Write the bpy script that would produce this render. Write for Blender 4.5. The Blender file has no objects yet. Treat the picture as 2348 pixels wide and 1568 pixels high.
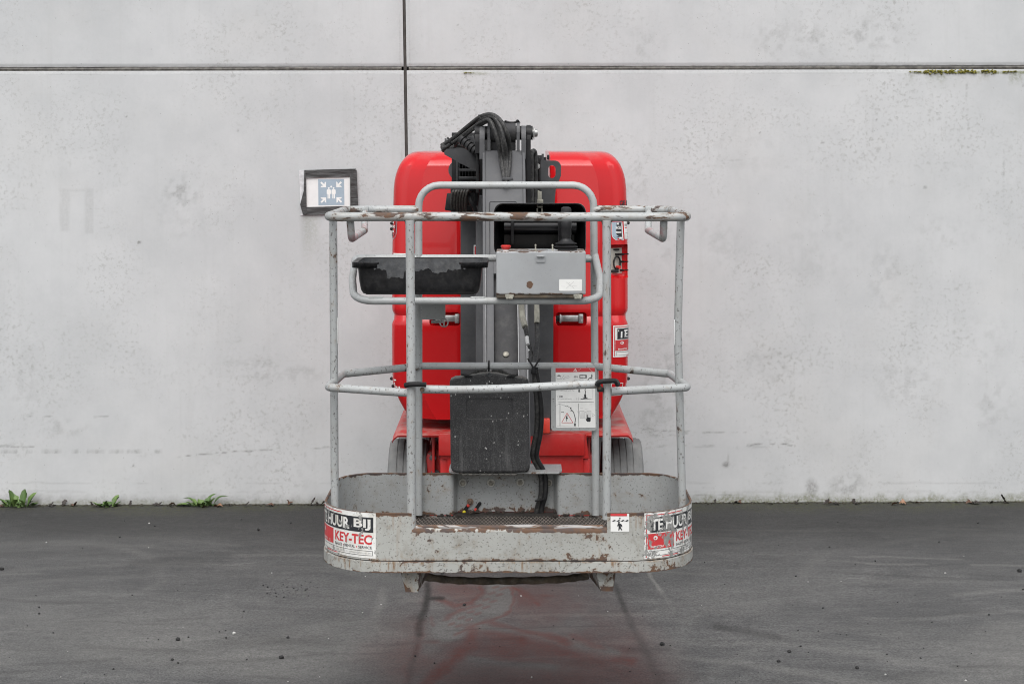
import bpy, bmesh, math, random
import numpy as np
from mathutils import Vector, Matrix, geometry

random.seed(7)
np.random.seed(7)
S = bpy.context.scene
COL = S.collection
R = math.radians

# ------------------------------------------------------------------ camera, sky, sun, exposure
EYE = 1.97
FPX = 4430.0
cam = bpy.data.cameras.new('camera')
cam.sensor_width = 36.0
cam.lens = 36.0 * FPX / 2348.0
cam.shift_y = -454.0 / 2348.0
cam.clip_start = 0.1
cam.clip_end = 500.0
co = bpy.data.objects.new('camera', cam)
COL.objects.link(co)
co.location = (0, 0, EYE)
co.rotation_euler = (R(90), 0, 0)
S.camera = co

wd = bpy.data.worlds.new('World')
S.world = wd
wd.use_nodes = True
nt = wd.node_tree
nt.nodes.clear()
sky = nt.nodes.new('ShaderNodeTexSky')
sky.sky_type = 'NISHITA'
sky.sun_disc = False
sky.sun_elevation = R(58)
sky.sun_rotation = R(190)
sky.dust_density = 4.0
hsv = nt.nodes.new('ShaderNodeHueSaturation')
hsv.inputs['Saturation'].default_value = 0.24      # an even grey cloud cover
bg = nt.nodes.new('ShaderNodeBackground')
bg.inputs['Strength'].default_value = 0.135
ow = nt.nodes.new('ShaderNodeOutputWorld')
nt.links.new(sky.outputs[0], hsv.inputs['Color'])
nt.links.new(hsv.outputs[0], bg.inputs['Color'])
nt.links.new(bg.outputs[0], ow.inputs['Surface'])

sl = bpy.data.lights.new('sun', 'SUN')
sl.energy = 1.0
sl.angle = R(70)
sl.color = (1.0, 0.99, 0.975)
so = bpy.data.objects.new('sun', sl)
COL.objects.link(so)
so.rotation_euler = (R(32), 0, R(10))
S.view_settings.view_transform = 'Standard'
S.view_settings.look = 'None'
S.view_settings.gamma = 1.0
S.view_settings.use_curve_mapping = False
S.view_settings.exposure = 0.66
S.render.engine = 'CYCLES'
S.cycles.max_bounces = 6
S.cycles.filter_width = 1.05

# ------------------------------------------------------------------ helpers
def W(px, py, d):
    """a point of the place seen at (px, py) of the 2348 x 1568 photograph, d metres away"""
    return Vector(((px - 1174.0) * d / FPX, d, EYE - (py - 330.0) * d / FPX))

def XW(px, d): return (px - 1174.0) * d / FPX
def ZW(py, d): return EYE - (py - 330.0) * d / FPX

def fill(me, verts, faces):
    me.from_pydata([tuple(v) for v in verts], [], faces)

def setup(o, parent=None, off=None):
    COL.objects.link(o)
    if parent is not None:
        o.parent = parent
        if parent.type == 'EMPTY':
            o.location = -parent.location
    return o

def tag(o, label=None, cat=None, group=None, kind=None):
    if label: o['label'] = label
    if cat: o['category'] = cat
    if group: o['group'] = group
    if kind: o['kind'] = kind
    return o

def empty(name, loc, label, cat, group=None):
    o = bpy.data.objects.new(name, None)
    COL.objects.link(o)
    o.location = loc
    o.empty_display_size = 0.1
    return tag(o, label, cat, group)

class MB:
    """collects shapes, then links them as ONE mesh object"""
    def __init__(self):
        self.v = []; self.f = []; self.m = []
        self.mi = 0
    def add(self, verts, faces):
        b = len(self.v)
        self.v += [Vector(p) for p in verts]
        self.f += [tuple(i + b for i in f) for f in faces]
        self.m += [self.mi] * len(faces)
        return self
    def frombm(self, bm, mat=None):
        bm.verts.ensure_lookup_table()
        for i, v in enumerate(bm.verts): v.index = i
        vs = [(mat @ v.co) if mat else v.co.copy() for v in bm.verts]
        fs = [tuple(v.index for v in f.verts) for f in bm.faces]
        bm.free()
        return self.add(vs, fs)
    def box(self, c, s, bev=0.0, rot=None, seg=2):
        bm = bmesh.new()
        bmesh.ops.create_cube(bm, size=1.0)
        bmesh.ops.scale(bm, vec=s, verts=bm.verts)
        if bev > 0:
            bmesh.ops.bevel(bm, geom=list(bm.edges), offset=bev, segments=seg, profile=0.5, affect='EDGES')
        M = Matrix.Translation(Vector(c))
        if rot is not None:
            M = M @ (rot.to_4x4() if isinstance(rot, Matrix) else Matrix.Rotation(rot[0], 4, rot[1]))
        return self.frombm(bm, M)
    def tube(self, pts, r, n=14, fil=0.0, cap=True, fseg=6):
        pts = [Vector(p) for p in pts]
        if isinstance(fil, list) or fil > 0: pts = fillet(pts, fil, fseg)
        rings = []
        t0 = (pts[1] - pts[0]).normalized()
        up = Vector((0, 0, 1)) if abs(t0.z) < 0.9 else Vector((0, 1, 0))
        nrm = (up - t0 * up.dot(t0)).normalized()
        rr = r if callable(r) else (lambda i, k: r)
        for i, p in enumerate(pts):
            if i == 0: t = t0
            elif i == len(pts) - 1: t = (pts[-1] - pts[-2]).normalized()
            else: t = ((pts[i + 1] - p).normalized() + (p - pts[i - 1]).normalized()).normalized()
            nrm = (nrm - t * nrm.dot(t))
            nrm = nrm.normalized() if nrm.length > 1e-6 else t.orthogonal().normalized()
            bn = t.cross(nrm)
            q = rr(i, len(pts))
            rings.append([p + (nrm * math.cos(2 * math.pi * k / n) + bn * math.sin(2 * math.pi * k / n)) * q for k in range(n)])
        vs = [v for g in rings for v in g]
        fs = []
        for i in range(len(rings) - 1):
            for k in range(n):
                a = i * n + k; b = i * n + (k + 1) % n
                fs.append((a, a + n, b + n, b)[::-1])
        if cap:
            fs.append(tuple(range(n))[::-1][::-1])
            fs.append(tuple(range((len(rings) - 1) * n, len(rings) * n))[::-1])
        return self.add(vs, fs)
    def cyl(self, a, b, r, n=20, r2=None):
        a = Vector(a); b = Vector(b)
        return self.tube([a, b], (lambda i, k: r if i == 0 else (r if r2 is None else r2)), n)
    def lathe(self, prof, M, n=28):
        """prof: (radius, height) pairs, spun round local z, moved by M"""
        vs = []; fs = []
        for (q, h) in prof:
            for k in range(n):
                a = 2 * math.pi * k / n
                vs.append(M @ Vector((q * math.cos(a), q * math.sin(a), h)))
        for i in range(len(prof) - 1):
            for k in range(n):
                fs.append((i * n + k, i * n + (k + 1) % n, (i + 1) * n + (k + 1) % n, (i + 1) * n + k))
        fs.append(tuple(range(n))[::-1]); fs.append(tuple(range((len(prof) - 1) * n, len(prof) * n)))
        return self.add(vs, fs)
    def prism(self, pts, mapf, h, holes=()):
        """a flat outline (with holes) given thickness h along the third axis of mapf(u, v, w)"""
        loops = [list(pts)] + [list(x) for x in holes]
        flat = [p for l in loops for p in l]
        tris = geometry.tessellate_polygon([[Vector((p[0], p[1], 0)) for p in l] for l in loops])
        n = len(flat)
        vs = [mapf(p[0], p[1], 0) for p in flat] + [mapf(p[0], p[1], h) for p in flat]
        fs = [tuple(t) for t in tris] + [tuple(i + n for i in t)[::-1] for t in tris]
        b = 0
        for l in loops:
            k = len(l)
            for i in range(k):
                j = (i + 1) % k
                fs.append((b + i, b + j, b + j + n, b + i + n))
            b += k
        return self.add(vs, fs)
    def grid(self, fn, us, vs_):
        P = [fn(u, v) for v in vs_ for u in us]
        nu = len(us)
        fs = [(j * nu + i, j * nu + i + 1, (j + 1) * nu + i + 1, (j + 1) * nu + i)
              for j in range(len(vs_) - 1) for i in range(nu - 1)]
        return self.add(P, fs)
    def build(self, name, mats, parent=None, smooth=35, fix=True):
        me = bpy.data.meshes.new(name)
        fill(me, self.v, self.f)
        for m in (mats if isinstance(mats, (list, tuple)) else [mats]): me.materials.append(m)
        me.polygons.foreach_set('material_index', self.m)
        if fix:
            bm = bmesh.new(); bm.from_mesh(me)
            bmesh.ops.recalc_face_normals(bm, faces=bm.faces)
            bm.to_mesh(me); bm.free()
        if smooth:
            me.polygons.foreach_set('use_smooth', [True] * len(me.polygons))
            me.set_sharp_from_angle(angle=R(smooth))
        me.update()
        return setup(bpy.data.objects.new(name, me), parent)

def fillet(pts, r, seg=6):
    out = [pts[0]]
    for i in range(1, len(pts) - 1):
        a, p, b = pts[i - 1], pts[i], pts[i + 1]
        d1 = (a - p); d2 = (b - p)
        l1, l2 = d1.length, d2.length
        d1.normalize(); d2.normalize()
        ang = d1.angle(d2)
        if ang > math.pi - 0.02: out.append(p); continue
        rad = r[i] if isinstance(r, (list, tuple)) else r
        t = min(rad / math.tan(ang / 2), 0.48 * l1, 0.48 * l2)
        rr = t * math.tan(ang / 2)
        c = p + (d1 + d2).normalized() * (rr / math.sin(ang / 2))
        s = p + d1 * t - c; e = p + d2 * t - c
        tot = s.angle(e)
        ax = s.cross(e).normalized()
        for k in range(seg + 1):
            out.append(c + Matrix.Rotation(tot * k / seg, 3, ax) @ s)
    out.append(pts[-1])
    return out

def spline(pts, n=6):
    """Catmull-Rom through pts"""
    P = [Vector(p) for p in pts]
    P = [P[0] * 2 - P[1]] + P + [P[-1] * 2 - P[-2]]
    out = []
    for i in range(1, len(P) - 2):
        for k in range(n):
            t = k / n
            a, b, c, d = P[i - 1], P[i], P[i + 1], P[i + 2]
            out.append(0.5 * ((2 * b) + (c - a) * t + (2 * a - 5 * b + 4 * c - d) * t * t + (3 * b - a - 3 * c + d) * t ** 3))
    out.append(P[-2])
    return out

def rrect(x0, y0, x1, y1, r, seg=5):
    o = []
    for (cx, cy, a0) in ((x1 - r, y1 - r, 0), (x0 + r, y1 - r, 90), (x0 + r, y0 + r, 180), (x1 - r, y0 + r, 270)):
        for k in range(seg + 1):
            a = R(a0 + 90.0 * k / seg)
            o.append((cx + r * math.cos(a), cy + r * math.sin(a)))
    return o

def lin(a, b, n): return [a + (b - a) * i / (n - 1) for i in range(n)]

def cut(o, cutter_mb):
    """carve a recess out of a closed mesh"""
    c = cutter_mb.build('cutter', o.data.materials[0], None, smooth=0)
    m = o.modifiers.new('recess', 'BOOLEAN'); m.operation = 'DIFFERENCE'; m.object = c; m.solver = 'EXACT'
    bpy.context.view_layer.update()
    dg = bpy.context.evaluated_depsgraph_get()
    me = bpy.data.meshes.new_from_object(o.evaluated_get(dg))
    o.modifiers.clear()
    o.data = me
    bpy.data.objects.remove(c)
    me.polygons.foreach_set('use_smooth', [True] * len(me.polygons))
    me.set_sharp_from_angle(angle=R(24))

# numpy value noise
def _h(ix, iy, seed):
    h = (ix.astype(np.int64) * 374761393 + iy.astype(np.int64) * 668265263 + seed * 1442695041) & 0x7fffffff
    h = ((h ^ (h >> 13)) * 1274126177) & 0x7fffffff
    h = h ^ (h >> 16)
    return (h & 0xffff) / 65535.0
def vn(x, y, seed=0):
    ix = np.floor(x); iy = np.floor(y)
    fx = x - ix; fy = y - iy
    fx = fx * fx * (3 - 2 * fx); fy = fy * fy * (3 - 2 * fy)
    a = _h(ix, iy, seed); b = _h(ix + 1, iy, seed); c = _h(ix, iy + 1, seed); d = _h(ix + 1, iy + 1, seed)
    return (a * (1 - fx) + b * fx) * (1 - fy) + (c * (1 - fx) + d * fx) * fy
def fbm(x, y, oct=4, seed=0):
    s = 0.0; a = 0.5; t = 0.0
    for o in range(oct):
        s = s + a * vn(x * 2 ** o + 17.3 * o, y * 2 ** o - 9.1 * o, seed + o); t += a; a *= 0.55
    return s / t
def sst(x, a, b):
    t = np.clip((x - a) / (b - a), 0, 1)
    return t * t * (3 - 2 * t)
def dist_poly(x, y, pts):
    d = np.full(x.shape, 1e9)
    for (x0, y0), (x1, y1) in zip(pts[:-1], pts[1:]):
        dx, dy = x1 - x0, y1 - y0
        L = dx * dx + dy * dy + 1e-12
        t = np.clip(((x - x0) * dx + (y - y0) * dy) / L, 0, 1)
        d = np.minimum(d, np.hypot(x - x0 - t * dx, y - y0 - t * dy))
    return d

def attr(me, name, arr):
    a = me.attributes.new(name, 'FLOAT', 'POINT')
    a.data.foreach_set('value', np.asarray(arr, dtype=np.float32).ravel())

# ------------------------------------------------------------------ materials
class G:
    def __init__(self, name):
        self.m = bpy.data.materials.new(name); self.m.use_nodes = True
        self.t = self.m.node_tree; self.t.nodes.clear()
        self.out = self.t.nodes.new('ShaderNodeOutputMaterial')
        self.b = self.t.nodes.new('ShaderNodeBsdfPrincipled')
        self.t.links.new(self.b.outputs[0], self.out.inputs[0])
        self.tc = self.t.nodes.new('ShaderNodeTexCoord').outputs['Object']
    def put(self, sock, v):
        if isinstance(v, bpy.types.NodeSocket): self.t.links.new(v, sock)
        elif isinstance(v, (tuple, list)) and sock.type == 'RGBA' and len(v) == 3: sock.default_value = (*v, 1)
        else: sock.default_value = v
    def map(self, sc, loc=(0, 0, 0), rot=(0, 0, 0)):
        n = self.t.nodes.new('ShaderNodeMapping'); self.put(n.inputs[0], self.tc)
        n.inputs['Scale'].default_value = sc; n.inputs['Location'].default_value = loc; n.inputs['Rotation'].default_value = rot
        return n.outputs[0]
    def noise(self, scale, det=3, rough=0.55, vec=None, dist=0.0):
        n = self.t.nodes.new('ShaderNodeTexNoise')
        self.put(n.inputs['Vector'], vec if vec is not None else self.tc)
        n.inputs['Scale'].default_value = scale; n.inputs['Detail'].default_value = det
        n.inputs['Roughness'].default_value = rough; n.inputs['Distortion'].default_value = dist
        return n.outputs[0]
    def voro(self, scale, vec=None, feat='F1', rnd=1.0):
        n = self.t.nodes.new('ShaderNodeTexVoronoi'); n.feature = feat
        self.put(n.inputs['Vector'], vec if vec is not None else self.tc); n.inputs['Scale'].default_value = scale
        n.inputs['Randomness'].default_value = rnd
        return n.outputs[0]
    def mth(self, op, a, b=0.0, clamp=False):
        n = self.t.nodes.new('ShaderNodeMath'); n.operation = op; n.use_clamp = clamp
        self.put(n.inputs[0], a); self.put(n.inputs[1], b)
        return n.outputs[0]
    def ss(self, v, a, b, lo=0.0, hi=1.0):
        n = self.t.nodes.new('ShaderNodeMapRange'); n.interpolation_type = 'SMOOTHSTEP'
        self.put(n.inputs[0], v); self.put(n.inputs[1], a); self.put(n.inputs[2], b); self.put(n.inputs[3], lo); self.put(n.inputs[4], hi)
        return n.outputs[0]
    def mix(self, f, a, b, mode='MIX'):
        n = self.t.nodes.new('ShaderNodeMix'); n.data_type = 'RGBA'; n.blend_type = mode
        self.put(n.inputs[0], f); self.put(n.inputs[6], a); self.put(n.inputs[7], b)
        return n.outputs[2]
    def at(self, name):
        n = self.t.nodes.new('ShaderNodeAttribute'); n.attribute_name = name
        return n.outputs['Fac']
    def sep(self, i):
        n = self.t.nodes.new('ShaderNodeSeparateXYZ'); self.put(n.inputs[0], self.tc); return n.outputs[i]
    def bump(self, h, st=0.3, dist=0.002):
        n = self.t.nodes.new('ShaderNodeBump'); self.put(n.inputs['Height'], h)
        n.inputs['Strength'].default_value = st; n.inputs['Distance'].default_value = dist
        self.t.links.new(n.outputs[0], self.b.inputs['Normal'])
    def bsdf(self, color=None, rough=None, metal=None, spec=None, coat=None, coatr=None):
        for k, v in (('Base Color', color), ('Roughness', rough), ('Metallic', metal), ('Specular IOR Level', spec),
                     ('Coat Weight', coat), ('Coat Roughness', coatr)):
            if v is not None: self.put(self.b.inputs[k], v)
        return self.m

def plain(name, c, rough=0.5, metal=0.0, spec=0.5, var=0.18, sc=12.0, bump=0.0, bsc=300.0, dust=0.0):
    g = G(name)
    n = g.noise(sc, 4, 0.6)
    lo = tuple(x * (1 - var) for x in c); hi = tuple(min(1, x * (1 + var)) for x in c)
    col = g.mix(g.ss(n, 0.3, 0.7), lo, hi)
    if dust > 0:
        d = g.mth('MULTIPLY', g.ss(g.noise(sc * 2.3, 5, 0.7), 0.42, 0.75), dust)
        col = g.mix(d, col, (0.30, 0.285, 0.26))
    if bump > 0: g.bump(g.noise(bsc, 3, 0.6), bump, 0.002)
    return g.bsdf(col, g.ss(n, 0.2, 0.8, rough * 0.85, min(1, rough * 1.15)), metal, spec)

def paint(name, base, thr=0.63, use_attr=False, scuff=0.0, el=(1, 1, 1), rough=0.42, sc=34.0, specks=0.70, streak=False, grime=0.25):
    """grey enamel, chipped to primer and rust"""
    g = G(name)
    v = g.map(el)
    n1 = g.noise(sc, 6, 0.62, v, 0.4); n2 = g.noise(8.0, 3, 0.5, v)
    dens = g.mth('ADD', g.mth('MULTIPLY', n1, 0.62), g.mth('MULTIPLY', n2, 0.38))
    if use_attr: dens = g.mth('ADD', dens, g.mth('MULTIPLY', g.at('wear'), 0.34))
    mask = g.ss(dens, thr, thr + 0.014)
    halo = g.ss(dens, thr - 0.055, thr + 0.005)
    fine = g.ss(g.noise(140.0, 4, 0.62, v), specks, specks + 0.02)
    big = g.noise(2.6, 5, 0.6)
    c = g.mix(g.ss(big, 0.3, 0.7), tuple(x * 0.86 for x in base), tuple(x * 1.06 for x in base))
    gr = g.mth('MULTIPLY', g.ss(g.noise(17.0, 6, 0.72), 0.45, 0.75), grime)
    c = g.mix(gr, c, (0.20, 0.183, 0.150))
    hair = g.mth('MULTIPLY', g.ss(g.noise(1.0, 5, 0.7, g.map((95, 60, 230), rot=(0, 0.6, 0)), 1.5), 0.62, 0.70), 0.40)
    c = g.mix(hair, c, (0.10, 0.095, 0.09))
    if streak:
        s = g.noise(1.0, 4, 0.6, g.map((42, 42, 3.2)))
        sk = g.mth('MULTIPLY', g.ss(s, 0.56, 0.74), g.mth('ADD', g.mth('MULTIPLY', g.at('wear'), 0.9), 0.10))
        c = g.mix(sk, c, (0.23, 0.135, 0.06))
        c = g.mix(g.mth('MULTIPLY', g.at('streak'), g.ss(g.noise(1.0, 4, .65, g.map((160, 160, 40))), .32, .6)), c, (0.19, 0.105, 0.045))
    if scuff: c = g.mix(g.mth('MULTIPLY', g.ss(g.noise(16, 5, 0.7, g.map((1, .5, 1))), 0.47, 0.62), scuff), c, (0.36, 0.11, 0.12))
    c = g.mix(g.mth('MULTIPLY', halo, 0.30), c, (0.26, 0.19, 0.12))
    rust = g.mix(g.ss(g.noise(26.0, 4, 0.6), 0.38, 0.62), (0.078, 0.060, 0.055), (0.125, 0.070, 0.042))
    c = g.mix(mask, c, rust)
    c = g.mix(g.mth('MULTIPLY', fine, 0.75), c, (0.07, 0.06, 0.055))
    g.bump(g.mth('ADD', g.mth('MULTIPLY', g.mth('SUBTRACT', 1.0, mask), 1.0), g.mth('MULTIPLY', g.noise(220, 3, 0.6), 0.15)), 0.45, 0.0008)
    return g.bsdf(c, g.mix(mask, (rough,) * 3, (0.85,) * 3), 0.0, 0.5)

GREY = (0.375, 0.388, 0.385)
M = {}
M['rail'] = paint('chipped grey enamel on the hand rail', GREY, 0.531, el=(0.34, 1, 1.1), use_attr=False, sc=30, specks=0.605, grime=0.35)
M['post'] = paint('scuffed grey enamel', GREY, 0.604, el=(1, 1, 0.6), specks=0.605, grime=0.32)
M['postchipped'] = paint('heavily chipped grey enamel', GREY, 0.572, el=(1.3, 1, 0.35), specks=0.60, grime=0.35)
M['tube'] = paint('grey enamel with few chips', GREY, 0.645, specks=0.645)
M['toe'] = paint('rusty grey enamel', (0.372, 0.376, 0.352), 0.636, use_attr=True, streak=True, specks=0.596, grime=0.72)
M['inner'] = paint('scratched grey enamel inside', (0.33, 0.34, 0.335), 0.652, use_attr=True, streak=False, specks=0.612, grime=0.6)
M['consolegrey'] = paint('grey box enamel', (0.34, 0.352, 0.36), 0.70, use_attr=True, specks=0.675, grime=0.12)
M['grip'] = paint('grey enamel with red scuffs', GREY, 0.60, scuff=0.55, specks=0.62, grime=0.4)
M['silver'] = paint('worn sill metal', (0.34, 0.335, 0.335), 0.500, el=(0.22, 1, 1), specks=0.66, rough=0.45)
M['mast'] = plain('dark grey mast paint', (0.052, 0.053, 0.056), 0.5, var=0.10, bump=0.05, dust=0.06, spec=0.35)
M['mast2'] = plain('mid grey jib paint', (0.080, 0.081, 0.085), 0.5, var=0.08, bump=0.05, dust=0.06, spec=0.35)
M['edge'] = plain('bare bright edge', (0.24, 0.24, 0.245), 0.4, var=0.2)
M['dirty'] = plain('greasy dark steel', (0.030, 0.030, 0.032), 0.6, var=0.3, sc=9, dust=0.10, spec=0.3)
M['black'] = plain('black steel', (0.010, 0.010, 0.011), 0.55, var=0.2, dust=0.04, spec=0.3)
M['rubber'] = plain('black hose rubber', (0.027, 0.027, 0.027), 0.55, var=0.35, sc=40, dust=0.22, spec=0.35)
M['rubberclean'] = plain('black ribbed rubber', (0.014, 0.014, 0.015), 0.5, var=0.2, sc=30, dust=0.05, spec=0.4)
M['plastic'] = plain('black gloss plastic', (0.006, 0.006, 0.007), 0.22, var=0.2, dust=0.015, spec=0.4)
M['tray'] = plain('scratched black plastic', (0.009, 0.009, 0.010), 0.42, var=0.35, sc=26, dust=0.06, spec=0.35)
M['traytop'] = plain('greyed black plastic', (0.062, 0.065, 0.069), 0.55, var=0.30, sc=30, dust=0.16, spec=0.35)
M['hosebeige'] = plain('beige taped hose end', (0.30, 0.29, 0.245), 0.8, var=0.25, sc=40)
M['zinc'] = plain('zinc plated steel', (0.42, 0.42, 0.41), 0.35, metal=0.75, var=0.2, sc=40)
M['nut'] = plain('dull nut', (0.27, 0.255, 0.215), 0.45, metal=0.5, var=0.35, sc=60)
M['white'] = plain('white label', (0.72, 0.72, 0.71), 0.4, var=0.04)
M['whitedot'] = plain('white paint', (0.70, 0.70, 0.68), 0.5, var=0.05)
M['redknob'] = plain('red push button', (0.56, 0.035, 0.03), 0.3, var=0.08)
M['reddot'] = plain('red plug', (0.62, 0.05, 0.03), 0.4, var=0.05)
M['yellowdot'] = plain('yellow plug', (0.75, 0.62, 0.03), 0.4, var=0.05)
M['tyre'] = plain('grey non marking tyre', (0.135, 0.138, 0.136), 0.75, var=0.22, sc=9, bump=0.15, bsc=120, dust=0.18)
M['rustbar'] = plain('rusty dark bar', (0.095, 0.074, 0.052), 0.85, var=0.5, sc=22, dust=0.2, bump=0.4, bsc=90)
M['panelcream'] = plain('cream control panel', (0.50, 0.49, 0.43), 0.4, var=0.06)

def red_mat(name, base, dust, rough, coat):
    g = G(name)
    n = g.noise(2.2, 5, 0.6)
    c = g.mix(g.ss(n, 0.3, 0.7), tuple(x * 0.93 for x in base), tuple(min(1, x * 1.05) for x in base))
    geo = g.t.nodes.new('ShaderNodeNewGeometry')
    sx = g.t.nodes.new('ShaderNodeSeparateXYZ'); g.t.links.new(geo.outputs['Normal'], sx.inputs[0])
    up = g.ss(sx.outputs[2], 0.35, 0.95)
    dn = g.mth('MULTIPLY', g.mth('ADD', g.mth('MULTIPLY', up, 0.8), 0.10), g.ss(g.noise(11, 6, 0.7), 0.35, 0.75))
    c = g.mix(g.mth('MULTIPLY', dn, dust), c, (0.34, 0.27, 0.24))
    sp = g.ss(g.noise(70, 4, 0.6), 0.70, 0.73)
    c = g.mix(g.mth('MULTIPLY', sp, 0.3 * min(1, dust * 2)), c, (0.3, 0.16, 0.14))
    return g.bsdf(c, g.ss(n, 0.2, 0.8, rough * 0.8, rough * 1.2), 0, 0.36, coat, 0.03)
M['red'] = red_mat('red gloss cover', (0.50, 0.0075, 0.0100), 0.0, 0.18, 0.30)
M['redsteel'] = red_mat('red painted steel', (0.43, 0.012, 0.011), 0.95, 0.45, 0.05)
M['redshade'] = M['redsteel']

def doc_mat():
    g = G('black document box plastic with pale droplets')
    n = g.noise(14, 5, 0.65)
    c = g.mix(g.ss(n, 0.3, 0.7), (0.020, 0.020, 0.021), (0.034, 0.034, 0.035))
    pt = g.ss(g.noise(330, 2, 0.5), 0.50, 0.72)
    c = g.mix(g.mth('MULTIPLY', pt, 0.26), c, (0.22, 0.22, 0.215))
    st = g.mth('MULTIPLY', g.ss(g.noise(1.0, 4, 0.6, g.map((70, 70, 7))), 0.48, 0.75), g.ss(g.sep(2), 1.05, 0.78))
    c = g.mix(g.mth('MULTIPLY', st, 0.30), c, (0.24, 0.24, 0.235))
    vd = g.voro(75.0, g.map((1, 1, 0.6)))
    pick = g.ss(g.noise(19, 3, 0.6), 0.50, 0.58)
    dr = g.mth('MULTIPLY', g.mth('MULTIPLY', g.ss(vd, 0.20, 0.10), pick), 0.75)
    c = g.mix(dr, c, (0.52, 0.52, 0.50))
    geo = g.t.nodes.new('ShaderNodeNewGeometry'); sx = g.t.nodes.new('ShaderNodeSeparateXYZ'); g.t.links.new(geo.outputs['True Normal'], sx.inputs[0])
    c = g.mix(g.ss(sx.outputs[2], 0.5, 0.9, 0, 0.75), c, (0.26, 0.255, 0.24))
    g.bump(g.noise(420, 2, 0.5), 0.35, 0.0012)
    return g.bsdf(c, 0.62, 0, 0.4)
M['doc'] = doc_mat()

def tape_mat():
    g = G('creased black tape')
    w = g.noise(1.0, 3, 0.6, g.map((12, 12, 60)), 0.6)
    c = g.mix(g.ss(w, 0.3, 0.7), (0.035, 0.034, 0.034), (0.062, 0.060, 0.060))
    g.bump(w, 0.7, 0.004)
    return g.bsdf(c, 0.38, 0, 0.5)
M['tape'] = tape_mat()

def prt(name, col, tear=0.0, yellow=0.0, thr=0.5, under=(0.30, 0.30, 0.285)):
    """flat print on a sticker; where torn the grey glue below shows"""
    g = G(name)
    c = g.mix(g.ss(g.noise(9, 4, 0.6), 0.35, 0.7), col, tuple(x * (1 - 0.10 - 0.3 * yellow) for x in (col[0], col[1], col[2])))
    if yellow: c = g.mix(g.mth('MULTIPLY', g.ss(g.noise(22, 5, 0.7), 0.35, 0.7), yellow), c, (0.50, 0.44, 0.30), 'MULTIPLY')
    if tear > 0:
        a = g.noise(26, 6, 0.68, g.map((1, 1, 0.8)), 1.2)
        b = g.noise(80, 4, 0.6, g.map((1, 1, 0.55)))
        d = g.mth('ADD', g.mth('MULTIPLY', a, 0.72), g.mth('MULTIPLY', b, 0.28))
        mk = g.ss(d, thr, thr + 0.02)
        res = g.mix(g.ss(g.noise(60, 4, 0.6), 0.35, 0.65), tuple(x * 0.7 for x in under), under)
        c = g.mix(g.mth('MULTIPLY', mk, tear), c, res)
    return g.bsdf(c, 0.45, 0, 0.4)
INK = {}
for key, tear, yl, thr in (('clean', 0.0, 0.0, 0.5), ('worn', 0.95, 0.40, 0.572), ('torn', 1.0, 0.2, 0.508), ('scuffed', 0.8, 0.0, 0.645)):
    INK[key] = [prt(key + ' white print', (0.78, 0.78, 0.755), tear, yl, thr), prt(key + ' black print', (0.026, 0.028, 0.032), tear, 0, thr),
                prt(key + ' red print', (0.55, 0.045, 0.05), tear, 0, thr), prt(key + ' blue print', (0.33, 0.405, 0.47), tear, 0, thr),
                prt(key + ' grey print', (0.34, 0.34, 0.34), tear, 0, thr)]
WHITE, BLACK, RED, BLUE, GRY = range(5)

# ------------------------------------------------------------------ flat print helper
_tc = {}
def text2d(s, bold=0.02):
    if (s, bold) in _tc: return _tc[(s, bold)]
    cu = bpy.data.curves.new('lettering', 'FONT'); cu.body = s; cu.resolution_u = 3; cu.offset = bold; cu.size = 1.0
    o = bpy.data.objects.new('lettering', cu); COL.objects.link(o)
    bpy.context.view_layer.update()
    me = o.evaluated_get(bpy.context.evaluated_depsgraph_get()).to_mesh()
    v = [(p.co.x, p.co.y) for p in me.vertices]; f = [tuple(p.vertices) for p in me.polygons]
    o.evaluated_get(bpy.context.evaluated_depsgraph_get()).to_mesh_clear()
    bpy.data.objects.remove(o); bpy.data.curves.remove(cu)
    _tc[(s, bold)] = (v, f)
    return v, f

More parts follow.
